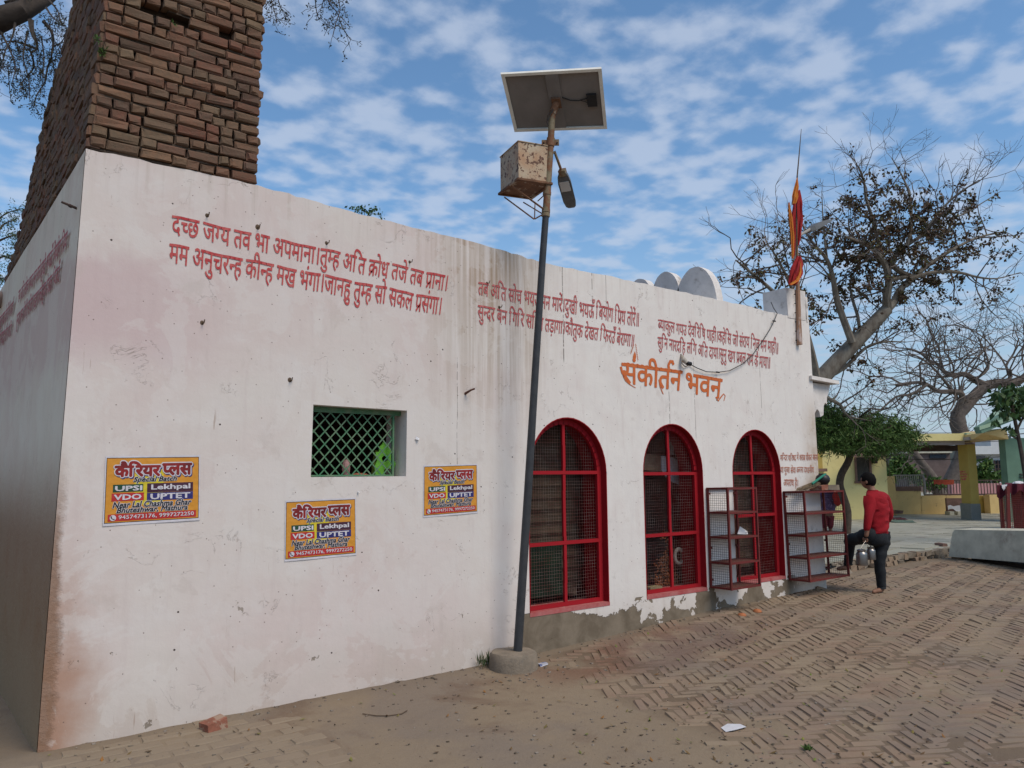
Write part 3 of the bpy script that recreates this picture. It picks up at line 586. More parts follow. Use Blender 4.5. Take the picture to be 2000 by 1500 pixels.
# reveals, frames, mesh of the arches
def lining(loop,y0,y1,th,mat_,name,parent,inner=None,skip=True,zb=SILL):
    b=MB(); n_=len(loop); c=np.mean(np.array(loop),0)
    for i in range(n_ if not skip else n_-1):
        p,q=np.array(loop[i]),np.array(loop[(i+1)%n_]); d=q-p; nn_=np.array([-d[1],d[0]]); L=np.linalg.norm(nn_); 
        if L<1e-6: continue
        nn_/=L
        if nn_@(c-p)<0: nn_=-nn_
        mid=(p+q)/2+nn_*th/2; 
        b.box((mid[0],(y0+y1)/2,mid[1]),(d[0]/2*1.02,0,d[1]/2*1.02),(0,(y1-y0)/2,0),(nn_[0]*th/2,0,nn_[1]*th/2))
    return ob(name,b,mat_,parent)
YB=.085
for ai,(xa,xb,zt_) in enumerate(AR):
    lp=archloop(xa,xb,zt_)
    lab=['tall arched window behind the leaning pole','middle arched window with an orange heap inside','arched window partly behind the first rack'][ai]
    fr=lining(archloop(xa,xb,zt_,-.002),-.003,.355,.010,M['red'],'window_reveal',hall)
    fr['label']=lab; 
    b=MB(); b.aabb((xa-.0,-.004,SILL-.035),(xb+.006,.36,SILL+.004)); ob('sill',b,M['sillred'],fr)
    li=archloop(xa,xb,zt_,.012); lo_=archloop(xa,xb,zt_,.012+ (.05))
    lining(li,YB-.015,YB+.02,.055,M['redbar'],'arch_frame',fr)
    # bars
    c=(xa+xb)/2; top=zt_-.05
    bb=MB(); 
    for k in range(8):
        z0=SILL+(top-SILL)*k/8; z1=SILL+(top-SILL)*(k+1)/8; sag=.012*math.sin(k*1.3+ai)
        bb.aabb((c-.018+sag*.3,YB-.012,z0),(c+.018+sag*.3,YB+.012,z1))
    ob('upright_bar',bb,M['redbar'],fr)
    ups=[(1100,923,1100,1060),(1308,925,1312,1043),(1471,924,1475,1006)][ai]
    for zi in (float(onY(ups[0],ups[1],YB)[2]),float(onY(ups[2],ups[3],YB)[2])):
        bb=MB(); bb.aabb((xa+.01,YB-.016,zi-.018),(xb-.01,YB+.008,zi+.018)); ob('cross_bar',bb,M['redbar'],fr)
    bb=MB(); bb.aabb((xa+.01,YB-.014,SILL+.006),(xb-.01,YB+.016,SILL+.045)); ob('cross_bar',bb,M['redbar'],fr)
    # woven wire
    w2=MB(); r_=(xb-xa)/2; zs=zt_-r_*1.06; sp=.033; rw=.0011
    def ztop(x): 
        q=max(0,1-((x-c)/r_)**2); return zs+(zt_-zs)*math.sqrt(q)
    x=xa+.02
    while x<xb-.02: 
        jx=random.uniform(-.003,.003); zc=SILL+.02; zt2=ztop(x)-.01
        w2.tube([(x,YB+.024,zc),(x+jx,YB+.027,(zc+zt2)/2),(x,YB+.024,zt2)],rw,3,False); x+=sp
    z=SILL+.03
    while z<zt_-.02:
        hw=r_ if z<zs else r_*math.sqrt(max(0,1-((z-zs)/(zt_-zs))**2)); hw-=.015
        if hw>.03: jz=random.uniform(-.005,.005); w2.tube([(c-hw,YB+.026,z),(c,YB+.023,z+jz),(c+hw,YB+.026,z)],rw,3,False)
        z+=sp
    ob('wire_mesh',w2,M['wirethin'],fr,kind='stuff')
# lattice window
wf=MB(); wx0,wx1,wz0,wz1=wq[0][0],wq[1][0],wq[2][1],wq[0][1]
wf.aabb((wx0+.002,.10,wz1-.05),(wx1-.002,.125,wz1-.005)); wf.aabb((wx1-.085,.10,wz0+.002),(wx1-.068,.125,wz1-.05)); wf.aabb((wx0+.002,.10,wz0+.002),(wx0+.02,.125,wz1-.05)); wf.aabb((wx0+.02,.10,wz0+.002),(wx1-.085,.125,wz0+.015))
win=ob('lattice_window',wf,M['green'],hall)
LX0,LX1,LZ0,LZ1=wx0+.01,wx1-.075,wz0+.008,wz1-.045; stp=.098
for sgn in (1,-1):
    k=-12
    while k<14:
        x0=LX0+k*stp if sgn>0 else LX0+k*stp
        # line x = x0 + sgn*(z-LZ0)
        pts=[]
        zs_=np.linspace(LZ0,LZ1,60); xs_=x0+sgn*(zs_-LZ0)*.93; ok=(xs_>=LX0)&(xs_<=LX1)
        if ok.sum()>3:
            za,zb_=zs_[ok][0],zs_[ok][-1]; xa_,xb_=xs_[ok][0],xs_[ok][-1]
            yy=.108 if sgn>0 else .116
            d=np.array([xb_-xa_,0,zb_-za]); L=np.linalg.norm(d); dn=d/L; nrm=np.array([-dn[2],0,dn[0]])
            bb=MB(); bb.box(((xa_+xb_)/2,yy,(za+zb_)/2),d/2,(0,.002,0),nrm*.0052); ob('lattice_bar',bb,M['green'],win)
        k+=1
b=MB(); b.aabb((wx0-.1,-.001,wz1-.002),(wx1+.05,.09,wz1+.012)); 
b=MB(); b.aabb((wx0-.02,.28,wz0-.012),(wx1+.02,.40,wz0-.001)); ob('window_ledge',b,M['plaster'],hall)
# small toy-like plastic pieces standing in the window
def px_y(pts,Y): return [onY(x,y,Y) for x,y in pts]
lt=thing('plastic_holder','lime green cut plastic holder standing inside the lattice window','ornament',onY(750,930,.2))
sil=[(733,929),(731,912),(736,900),(733,884),(740,882),(741,872),(746,868),(748,863),(752,868),(758,868),(762,880),(768,885),(769,900),(773,905),(770,912),(768,929)]
def plate(px,Y,th,holes=()):
    V,f=curve_plate([[xz(q) for q in px_y(px,Y)]]+[[xz(q) for q in px_y(h,Y)] for h in holes],Y-th/2,Y+th/2); b=MB(); b.add(V,f); return b
circ=lambda cx,cy,r_,k=12,ry=None:[(cx+r_*math.cos(2*math.pi*i/k),cy+(ry or r_)*math.sin(2*math.pi*i/k)) for i in range(k)]
ob('panel',plate(sil,.19,.012,[circ(751,896,6),circ(757,921,8,12,7)]),M['lime'],lt)
ob('side_flap',plate([(727,930),(728,905),(734,880),(737,882),(735,905),(735,930)],.23,.03),M['olive'],lt)
b=MB(); b.ell(onY(677,918,.2)+np.array([0,0,-.0]),(.035,.04,.075),10,8,None,.4); ob('crumpled_wrapper',b,mat('pale_pink_wrapper',(.45,.27,.25),.6),None,smooth=False,label='crumpled pale pink wrapper on the lattice window ledge',cat='litter')
b=MB(); b.ell(onY(704,928,.2),(.07,.04,.02),10,6,None,.5); ob('crumpled_wrapper',b,mat('orange_wrapper',(.42,.14,.08),.6),None,label='flat orange crumpled wrapper lying on the lattice window ledge',cat='litter')
# interior fittings seen through the arches
def ix(px,py,Y): return onY(px,py,Y)
def wavy(x0,x1,z0,z1,Y,m,name,label=None,cat=None,parent=None,fq=2.1):
    b=MB(); nx_,nz_=26,46; V=[(x0+(x1-x0)*i/(nx_-1)+.02*math.sin(j*.3),Y+.012*math.sin(j*fq)+.02*math.sin(i*.8),z0+(z1-z0)*j/(nz_-1)) for j in range(nz_) for i in range(nx_)]
    b.add(V,[(j*nx_+i,j*nx_+i+1,(j+1)*nx_+i+1,(j+1)*nx_+i) for j in range(nz_-1) for i in range(nx_-1)]); return ob(name,b,m,parent,label=label,cat=cat)
th=thing('hanging_mat','brown and green woven mat hanging inside the window behind the pole','mat',(4.5,.5,.5))
xa=float(ix(1028,1000,.46)[0]); xb=float(ix(1134,1000,.46)[0]); wavy(xa,xb,.62,2.5,.46,M['mattex'],'mat_sheet',parent=th)
b=MB(); b.aabb((xa,.40,.56),(float(ix(1095,1100,.42)[0]),.43,1.12)); ob('green_net_panel',b,M['matgreen'],th)
for px0,px1 in ((1150,1172),(1341,1366),(1492,1522)):
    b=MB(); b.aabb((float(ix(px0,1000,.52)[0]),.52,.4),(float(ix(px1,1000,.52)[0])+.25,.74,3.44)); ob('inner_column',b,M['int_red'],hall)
wavy(float(ix(1428,1000,.44)[0]),float(ix(1480,1000,.44)[0]),.60,2.4,.44,M['mattex'],'hanging_mat','ribbed brown mat hanging behind the arched window with the first rack','mat',fq=1.5)
hp=thing('flower_heap','heap of dried orange marigold garlands inside the middle arched window','garland heap',(6.0,.6,.4))
b=MB()
for k in range(46):
    py0=1148-abs(random.gauss(0,38)); px0=1305+random.gauss(0,11)
    for _ in range(26): q=ix(px0+random.gauss(0,5),min(1150,py0+random.gauss(0,6)),.5+random.uniform(-.1,.12)); r0=random.uniform(.010,.022); b.ell(q,(r0,r0,r0*.7),6,4,None,.9)
ob('garland_blossoms',b,M['marigold'],hp,kind='stuff')
c=ix(1326,1086,.36); b=MB(); b.tube([c+np.array([.075*math.cos(t_),0,.085*math.sin(t_)]) for t_ in np.linspace(0,6.28,18)],.022,8,False); ob('white_ring',b,M['ceramic'],None,label='off-white ring hanging in front of the marigold heap',cat='ring',smooth=True)
def pane(px,Y,m,name,label,cat):
    b=MB(); V=[ix(x,y,Y) for x,y in px]; n_=len(V); V+=[v+np.array([0,.012,0]) for v in V]; b.add(V,[tuple(range(n_)),tuple(range(n_,2*n_))[::-1]]+[(i,(i+1)%n_,n_+(i+1)%n_,n_+i) for i in range(n_)]); ob(name,b,m,None,label=label,cat=cat)
pane([(1292,890),(1312,893),(1336,903),(1341,945),(1325,946),(1305,938),(1292,918)],.50,M['whitecloth'],'hanging_cloth','white cloth hanging high inside the middle arched window','cloth')
pane([(1306,853),(1315,853),(1317,888),(1307,888)],.50,M['whitecloth'],'hanging_paper','narrow white paper strip near the top of the middle arched window','paper')
pane([(1320,860),(1333,890),(1322,889)],.50,M['whitecloth'],'hanging_paper','pointed white paper piece near the top of the middle arched window','paper')
pane([(1257,886),(1291,890),(1291,920),(1256,918)],.48,M['board'],'cardboard_panel','brown cardboard panel hanging inside the middle arched window','panel')
b=MB(); b.box((float(ix(1275,1145,.2)[0]),.2,SILL+.03),(.10,0,0),(0,.05,0),(0,0,.026),.006); ob('loose_brick',b,mat('yellowed_brick',(.30,.24,.13),.9),None,label='yellowish brick lying on the sill of the middle arched window',cat='brick')
# roof merlons along the side parapet
for yc,rr,zc,hh in ((.365,.34,3.93,.56),(.86,.235,4.20,.33),(1.33,.235,4.20,.33),(1.80,.235,4.20,.33),(2.27,.235,4.20,.33)):
    pts=[(yc-rr*math.cos(math.pi*i/16),zc+hh*math.sin(math.pi*i/16)+random.uniform(-.004,.004)) for i in range(17)]
    b=MB(); th_=.13; x0=7.29; m=len(pts)
    V=[(x0,p[0],p[1]) for p in pts]+[(x0+th_,p[0],p[1]) for p in pts]
    b.add(V,[tuple(range(m)),tuple(range(m,2*m))[::-1]]+[(i,m+i,m+i+1,i+1) for i in range(m-1)]+[(m-1,2*m-1,m,0)])
    ob('merlon',b,M['merlon'],hall)
b=MB(); b.aabb((7.294,.56,3.60),(7.416,3.5,4.20)); ob('parapet_wall',b,M['merlon'],hall)
# corner pier rising above the roof
pl=onY(1532,557); 
b=MB(); z0=3.965; b.aabb((8.80,-.006,z0-.02),(9.26,.36,4.36),.012); ob('corner_pier',b,M['merlon'],hall)
b=MB(); b.aabb((9.262,-.004,z0-.03),(9.33,.3,4.30),.01); ob('corner_pier',b,M['merlon'],hall)
# carved eave bracket on the side wall
br=thing('eave_bracket','','',(9.4,.2,2.8)); 
for k in('label','category'):
    if k in br: del br[k]
br.parent=hall; br.location=Vector(np.array((9.4,.2,2.8))-org(hall))
e0=onY(1577,738,.02);e1_=at(1628,749,hd(e0)+.55)
b=MB(); zc=float(e0[2]); b.box((9.62,.30,zc-.01),(.36,0,-.012),(0,.34,0),(0,0,.028),.004); ob('eave_slab',b,M['merlon'],br)
prof=[(9.37,zc-.05),(9.90,zc-.055),(9.86,zc-.16),(9.80,zc-.24),(9.79,zc-.34),(9.74,zc-.32),(9.70,zc-.37),(9.68,zc-.50),(9.60,zc-.53),(9.575,zc-.45),(9.52,zc-.42),(9.46,zc-.48),(9.37,zc-.57)]
V,f=curve_plate([prof],.06,.20); b=MB(); b.add(V,f); ob('scalloped_corbel',b,M['merlon'],br)
# ------------------------------------------------------------------ painted verses
def verse(text,TL,TR,BR,BL,m,off=.03,name='painted_verse',jit=0.,Y=0.,label=None,n_=(0,-1,0),pf=None,parent=hall,o_=.004):
    v,f,x1=deva(text,0.)
    v,f,ly=bold(v,f,off*.85)
    if jit: v=v+np.stack([jit*np.sin(v[:,0]*1.9+1)*.6,jit*(np.sin(v[:,0]*1.3)+.5*np.sin(v[:,0]*3.7))],1)
    pf=pf or (lambda p:onY(*p,Y)); b=MB(); b.add(fitquad(v,f,x1,[pf(TL),pf(TR),pf(BR),pf(BL)],n_=n_,o_=o_)+np.array(n_)*ly[:,None]*.00012,f); o=ob(name,b,m,parent)
    if label: o['label']=label
    return o
verse('दच्छ जग्य तव भा अपमाना।तुम्ह अति क्रोध तजे तब प्राना।',(336,421),(877,540),(873,569),(335,456),M['verse'],.014,jit=.02,label='upper large verse line nearest the brick tower')
verse('मम अनुचरन्ह कीन्ह मख भंगा।जानहु तुम्ह सो सकल प्रसंगा।',(331,476),(865,584),(861,616),(329,513),M['verse'],.014,jit=.02,label='second large verse line nearest the brick tower')
verse('तब अति सोच भयउ मन मारें।दुखी भयऊँ बियोग प्रिय तोरें॥',(934,551),(1249,613),(1248,639),(933,576),M['verse2'],.012,jit=.02,label='upper verse line crossed by the leaning pole')
verse('सुन्दर बन गिरि सरित तड़ागा।कौतुक देखत फिरउँ बेरागा॥',(933,596),(1240,655),(1238,678),(932,622),M['verse2'],.012,jit=.02,label='lower verse line crossed by the leaning pole')
verse('ब्याकुल गयउ देवरिषि पाहीं।कहेसि जो संराय निज मन माहीं॥',(1285,624),(1521,670),(1520,692),(1285,644),M['verse2'],.008,jit=.02,label='upper small verse line near the corner pier')
verse('सुनि नारदहि लगि अति दाया।सुनु खग प्रबल राम कै माया॥',(1284,658),(1505,699),(1504,721),(1284,679),M['verse2'],.008,jit=.02,label='lower small verse line near the corner pier')
verse('संकीर्तन',(1214,709),(1332,725),(1329,763),(1215,747),M['orange'],.020,name='painted_title',label='first word of the orange hall name')
verse('भवन',(1338,728),(1410,741),(1407,778),(1338,766),M['orange'],.020,name='painted_title',label='second word of the orange hall name')
for a,bq,c_,d_,t_ in ((( 1523.7,889),(1597,888),(1597,899),(1523.7,900),'मन्दिर परिषद में शराब पीकर आना'),((1524,912.5),(1589,912.5),(1589,923),(1524,924),'या पूजा सेवा करना दण्डनीय'),((1530,937),(1559,937),(1559,949),(1530,950),'अपराध है।')):
    verse(t_,a,bq,c_,d_,M['verse3'],.012,name='painted_notice',jit=.03)
# title flourishes: flame, dashes, tails, wavy headline
b=MB()
def wpoly(px,o_=.0045): 
    V=[onY(x,y)+np.array([0,-o_,0]) for x,y in px]; b.add(V,[tuple(range(len(V)))])
def wstroke(px,w0,w1,o_=.005):
    px=[np.array(p,float) for p in px]; m=len(px); V2,f2=stroke([ (p[0],-p[1]) for p in px],[w0+(w1-w0)*i/(m-1) for i in range(m)])
    b.add([onY(x,-y)+np.array([0,-o_,0]) for x,y in V2],f2)
wpoly([(1239.5,686),(1241.5,692),(1242,697),(1241,702),(1238.5,703.8),(1236.3,702),(1235.8,697),(1237,692)])
for i in range(7):
    t_=i/6
    wstroke([(1236-4.5*t_-.6,675+14*t_+2),(1237-4.5*t_+.6,675+14*t_-1.5)],.45,.45); wstroke([(1241.5+4*t_+.8,673+28*t_+2.6),(1241.2+4*t_-.8,673+28*t_-1.5)],.45,.45)
wstroke([(1217,734),(1222,744),(1230,751),(1241,757.5)],1.2,.5); wstroke([(1287,741),(1289,755),(1294,768),(1295.5,770)],1.4,.4)
wstroke([(1398,775),(1402.5,783),(1408,775),(1413,769),(1416,773),(1413.5,783)],1.6,.5); wstroke([(1212,716),(1215,728),(1219,735)],2.2,1.6)
wob=[(1219+(1331-1219)*i/40,708.5+(725-708.5)*i/40+.9*math.sin(i*1.9)) for i in range(41)]; wstroke(wob,.8,.8,.0055)
wob=[(1356+(1409-1356)*i/20,731.5+(741-731.5)*i/20+.9*math.sin(i*1.9)) for i in range(21)]; wstroke(wob,.8,.8,.0055)
ob('title_flourish',b,M['orange'],hall)
# side wall verses (seen at a sharp angle)
def sidept(p): return onX(p[0],p[1],.165)
sv=M['verse2']
verse('तब अति सोच भयउ मन मारें।दुखी भयऊँ बियोग प्रिय',(39,570),(136,452),(133,486),(38,592),sv,.03,pf=sidept,n_=(-1,0,0),o_=.012,label='upper verse line on the shaded side wall')
verse('सुन्दर बन गिरि सरित तड़ागा।कौतुक देखत फिरउँ',(36,616),(121,519),(119,549),(34,640),sv,.03,pf=sidept,n_=(-1,0,0),o_=.012,label='lower verse line on the shaded side wall')
verse('ब्याकुल गयउ देवरिषि पाहीं',(0,623),(30,588),(27,612),(-3,648),sv,.03,pf=sidept,n_=(-1,0,0),o_=.012)
verse('सुनि नारदहि लगि अति',(0,655),(26,633),(24,655),(-3,682),sv,.03,pf=sidept,n_=(-1,0,0),o_=.012)
# ------------------------------------------------------------------ posters
def latin(s,off,shear=0.):
    v,f=glyph(s,off,2); v=v.copy(); v[:,0]+=shear*v[:,1]; return v,f
for n_ in ('pyellow','pyell','pred','pgreen','pplum','pblue','pwhite'):
    for nd in M[n_].node_tree.nodes:
        if nd.type=='BUMP': nd.inputs['Distance'].default_value=.03; nd.inputs['Height'].links[0].from_node.inputs['Scale'].default_value=9; nd.inputs['Height'].links[0].from_node.inputs['Detail'].default_value=2
def poster(px,label):
    C=[onY(*p) for p in px]; TL,TR,BR,BL=C; ctr=sum(C)/4
    t_=thing('wall_poster',label,'poster',ctr,'printed posters stuck on the white wall')
    nn_=np.array([0,-1,0])
    def P(u,v,o_): 
        w_=.010*(math.sin(u*7+ctr[0]*3)*.3+.3)*(1-v)*.6+.003
        return (BL+(BR-BL)*u)*(1-v)+(TL+(TR-TL)*u)*v+nn_*(w_+o_)
    def rect(u0,v0,u1,v1,o_,m,name,n=8):
        b=MB(); V=[P(u0+(u1-u0)*i/n,v0+(v1-v0)*j/n,o_) for j in range(n+1) for i in range(n+1)]
        b.add(V,[(j*(n+1)+i,j*(n+1)+i+1,(j+1)*(n+1)+i+1,(j+1)*(n+1)+i) for j in range(n) for i in range(n)]); return ob(name,b,m,t_)
    b=MB(); n=10
    V=[P(i/n,j/n,0) for j in range(n+1) for i in range(n+1)]+[P(i/n,j/n,-.0018) for j in range(n+1) for i in range(n+1)]; K=(n+1)**2
    q=[(j*(n+1)+i,j*(n+1)+i+1,(j+1)*(n+1)+i+1,(j+1)*(n+1)+i) for j in range(n) for i in range(n)]
    b.add(V,q+[tuple(K+i for i in g)[::-1] for g in q]); ob('sheet',b,M['pwhite'],t_)
    rect(.012,.035,.985,.975,.0005,M['pblack'],'printed_border'); rect(.018,.045,.979,.965,.001,M['pyellow'],'printed_ground'); rect(.30,.28,.60,.80,.0014,M['pyell'],'printed_glow')
    def txt(v,f,u0,v0,u1,v1,o_,m,name='lettering'):
        lo=v.min(0);hi=v.max(0); w_=(v-lo)/(hi-lo); b=MB(); b.add([P(u0+(u1-u0)*a,v0+(v1-v0)*c,o_) for a,c in w_],f); return ob(name,b,m,t_)
    def fit(v,u0,v0,u1,v1): return v
    def tl(s,u0,v0,u1,v1,m,off=.02,shear=0,halo=None,deva_=False,dx=0,dy=0,ho=.05):
        v0_,f0_=(deva(s,0.)[:2] if deva_ else latin(s,0.,shear)); lo=v0_.min(0);hi=v0_.max(0); sc=np.array([u1-u0,v1-v0])/(hi-lo)
        def put(r_,o_,mm,du=0,dv=0,k=6):
            vv,ff,ly=bold(v0_,f0_,r_,k); w_=(vv-lo)*sc+np.array([u0+du,v0+dv]); b=MB(); b.add([P(a,c,o_+.00008*l) for (a,c),l in zip(w_,ly)],ff); ob('lettering',b,mm,t_)
        if halo is not None:
            if len(halo)>1: put(off+ho,.0026,halo[1],.010,-.014,10)
            put(off+ho,.0036,halo[0],k=10)
        put(off,.0048,m)
    tl('कैरियर',.10,.70,.56,.915,M['pmaroon'],.05,halo=(M['pwhite'],M['pblue']),deva_=True,ho=.06)
    tl('प्लस',.59,.71,.90,.875,M['pmaroon'],.05,halo=(M['pwhite'],M['pblue']),deva_=True,ho=.06)
    tl('Special Batch',.29,.60,.74,.69,M['pblack'],.032,.25,halo=(M['pwhite'],))
    rect(.085,.475,.39,.585,.0022,M['pgreen'],'printed_strip'); tl('UPSI',.11,.495,.375,.563,M['pwhite'],.035)
    rect(.43,.455,.92,.59,.0022,M['pplum'],'printed_strip'); tl('Lekhpal',.475,.475,.885,.57,M['pwhite'],.03)
    rect(.075,.345,.40,.46,.0022,M['pred'],'printed_strip'); tl('VDO',.10,.365,.37,.44,M['pwhite'],.035)
    rect(.43,.335,.92,.45,.0022,M['pblue'],'printed_strip'); tl('UPTET',.47,.355,.885,.432,M['pwhite'],.035)
    tl('Near Lal Chashma Ghar',.09,.25,.90,.335,M['pblack'],.032,.25,halo=(M['pwhite'],)); tl('Bhuteshwar, Mathura',.13,.165,.86,.25,M['pblack'],.032,.25,halo=(M['pwhite'],))
    rect(.045,.06,.955,.16,.0022,M['pred'],'printed_strip'); tl('9457473176, 9997272250',.15,.078,.93,.142,M['pwhite'],.014)
    b=MB(); b.add([P(.095+.032*math.cos(a),.110+.042*math.sin(a),.0045) for a in np.linspace(0,6.28,17)[:-1]],[tuple(range(16))]); ob('phone_symbol',b,M['pwhite'],t_)
    b=MB(); v2,f2=stroke([(.078,.135),(.080,.108),(.098,.09),(.112,.088)],[.008,.005,.005,.008]); b.add([P(a,c,.0052) for a,c in v2],f2); ob('phone_symbol',b,M['pblack'],t_)
poster([(206,891),(391,889),(390,1016),(200,1028)],'amber poster at the left, lowest corner peeling, nearest the building corner')
poster([(557,978),(695,972),(696,1084),(555,1097)],'amber poster below the lattice window, the lowest of the three')
poster([(827,909),(932,906),(933,1002),(826,1011)],'amber poster right of the lattice window, the smallest in view')
# ------------------------------------------------------------------ old brick tower
tw=thing('brick_tower','ruined old brick tower of weathered bricks standing on the hall corner','tower',(.8,2.,4.1))
ZB=4.135;CP=.0805
xl=lambda z:.205+.055*(z-4.1); xr=lambda z:1.40+.004*(z-4.1)
b=MB()
def farY(z): return float(np.interp(z,[4.1,4.54,5.06,5.63,5.9,6.2,7.0],[5.15,3.95,3.37,2.81,2.14,1.82,1.5]))
ZT=6.75
lev=np.linspace(4.08,ZT,12); V=[]
for z in lev:
    g=.035; V+= [(xl(z)+g,.10,z),(xr(z)-g,.10,z),(xr(z)-g,farY(z)-.03,z),(xl(z)+g,farY(z)-.03,z)]
fc=[]
for i in range(len(lev)-1):
    for k in range(4): j=(k+1)%4; fc.append((4*i+k,4*i+j,4*i+4+j,4*i+4+k))
fc.append(tuple(4*(len(lev)-1)+k for k in range(4))); b.add(V,fc); ob('mortar_core',b,M['mortar'],tw)
HOLES=[(float(q[0]),float(q[2])) for q in (onY(300,18),onY(352,42),onY(428,62))]
cnt=0; rest=MB(); front=[];
def drawbrick(c,a,b_,h,store):
    store.append((c,a,b_,h))
ncr=int((ZT-ZB)/CP)
for r_ in range(ncr):
    z=ZB+CP*(r_+.5)+.004*math.sin(r_); x=xl(z); first=True; seq='SHH' if r_%2 else 'HS'; k=random.randrange(3); row=0
    # the front top of the white wall falls to the right: bricks start below it
    while x<xr(z)-.03:
        L=random.choice([.10,.105,.11,.11,.21,.22,.23]) if random.random()<.85 else random.uniform(.06,.16)
        L=min(L,xr(z)-x); 
        if xr(z)-x-L<.05: L=xr(z)-x
        miss = any(abs(x+L/2-hx)<.085 and abs(z-hz_)<.045 for hx,hz_ in HOLES)
        if not miss:
            dep=random.gauss(0,.005); zz_=z+random.uniform(-.004,.004)+.006*math.sin(x*5+r_)
            front.append((x+L/2,zz_,L,dep,r_))
        x+=L+random.uniform(.000,.006)
bd=MB()
for r_ in range(ncr+1):
    z=ZB+CP*r_; x=xl(z)+.012
    while x<xr(z)-.02:
        L=min(.1,xr(z)-.014-x)
        if not any(abs(x+L/2-hx)<.10 and abs(z-hz_)<.05 for hx,hz_ in HOLES): bd.aabb((x,.010+random.uniform(-.004,.006),z-.008),(x+L,.11,z+.008))
        x+=L
    bd.aabb((xl(z)+.010,.02,z-.007),(xl(z)+.12,farY(z)-.03,z+.007))
ob('mortar_beds',bd,M['mortar'],tw,kind='stuff')
vis=0
for (xc,z,L,dep,r_) in front:
    b=MB(); hz=random.uniform(.0325,.0365); tl_=random.gauss(0,.012)
    b.bev((xc,.03+dep,z),(L/2-.004,0,tl_*L/2),(0,0,hz),(random.gauss(0,.003),-.045,0),.42,.0062,.60,True)
    o=ob('brick',b,M['brick'],tw); vis+=1
nl=0
for r_ in range(ncr):
    z=ZB+CP*(r_+.5)+.004*math.sin(r_); y=.0; 
    while y<farY(z)-.05:
        L=random.choice([.11,.22,.22]); L=min(L,farY(z)-y)
        b=MB(); dep=random.gauss(0,.006)
        (b if (vis<295 and z<5.6 and y<2.2 and nl<150) else rest).bev((xl(z)+.02+dep,y+L/2,z),(0,-(L/2-.005),random.gauss(0,.002)),(0,0,random.uniform(.031,.038)),(-.045,0,0),.25,.006,.7)
        if b.n: ob('brick',b,M['brick'],tw); vis+=1; nl+=1
        y+=L+random.uniform(.004,.014)
# right face and ragged top
for r_ in range(ncr):
    z=ZB+CP*(r_+.5); y=0.
    while y<min(farY(z),3):
        L=random.choice([.11,.22]); rest.bev((xr(z)-.02+random.uniform(-.02,.015),y+L/2,z),(0,L/2-.005,0),(0,0,.031),(.04,0,0),.35,.006); y+=L+.008
for k in range(60):
    rest.box((random.uniform(.4,1.3),random.uniform(.05,1.2),ZT+random.uniform(0,.05)),(.1,0,0),(0,.05,0),(0,0,.03),.008)
ob('brick_mass',rest,M['brick'],tw,kind='stuff')
# ------------------------------------------------------------------ vegetation helpers
class Leaves:
    def __init__(s): s.v=[];s.n=0
    def add(s,p,L,wd,d=None,droop=0.):
        if d is None: d=np.array([random.gauss(0,1),random.gauss(0,1),random.gauss(0,1)-droop])
        d=d/np.linalg.norm(d); q=np.array([random.gauss(0,1) for _ in range(3)]); e=np.cross(d,q); e/=max(np.linalg.norm(e),1e-6)
        p=np.array(p); s.v+= [p,p+d*L*.5+e*wd,p+d*L,p+d*L*.5-e*wd]; s.n+=1
    def mb(s):
        b=MB(); 
        if s.v: b.add(np.array(s.v),[(4*i,4*i+1,4*i+2,4*i+3) for i in range(s.n)])
        return b
def rv(s=1.): return np.array([random.gauss(0,s) for _ in range(3)])
def grow(b,p,d,L,r_,dep,tips,spread=.55,bend=.18,up=.05,n=4,rat=.68,kids=(2,3),mid=1,rmin=.003,flat=1.):
    pts=[p]; dd=d/np.linalg.norm(d); rr=[r_]
    for i in range(n):
        dd=dd+rv(bend)*np.array([1,1,flat])+UP*up; dd/=np.linalg.norm(dd); pts.append(pts[-1]+dd*L/n); rr.append(max(rmin,r_*(1-.38*(i+1)/n)))
    b.tube(pts,rr,6 if r_>.05 else 4 if r_>.012 else 3,False)
    if dep<=0: tips.append((pts[-1],dd,pts[len(pts)//2])); return
    for k in range(random.randint(*kids)):
        nd=dd+rv(spread)*np.array([1,1,flat]); grow(b,pts[-1],nd,L*rat*random.uniform(.75,1.2),rr[-1]*.82,dep-1,tips,spread,bend,up,n,rat,kids,mid,rmin,flat)
    for k in range(mid):
        i=random.randint(1,n-1); nd=dd+rv(spread*1.3)*np.array([1,1,flat]); grow(b,pts[i],nd,L*rat*random.uniform(.5,.9),rr[i]*.5,dep-1,tips,spread,bend,up,n,rat,kids,mid,rmin,flat)
def limb(b,px,D,r0,r1,dj=0.,n=7,sway=None):
    pts=[]; m=len(px)
    for i,(x,y) in enumerate(px): pts.append(at(x,y,D+(dj*i/(m-1) if m>1 else 0)))
    # smooth resample
    P=[]
    for i in range(m-1):
        p0=pts[max(i-1,0)];p1=pts[i];p2=pts[i+1];p3=pts[min(i+2,m-1)]
        for k in range(3):
            t=k/3; P.append(.5*((2*p1)+(-p0+p2)*t+(2*p0-5*p1+4*p2-p3)*t*t+(-p0+3*p1-3*p2+p3)*t**3))
    P.append(pts[-1]); K=len(P); b.tube(P,[r0+(r1-r0)*i/(K-1) for i in range(K)],n,False); return P,[r0+(r1-r0)*i/(K-1) for i in range(K)]
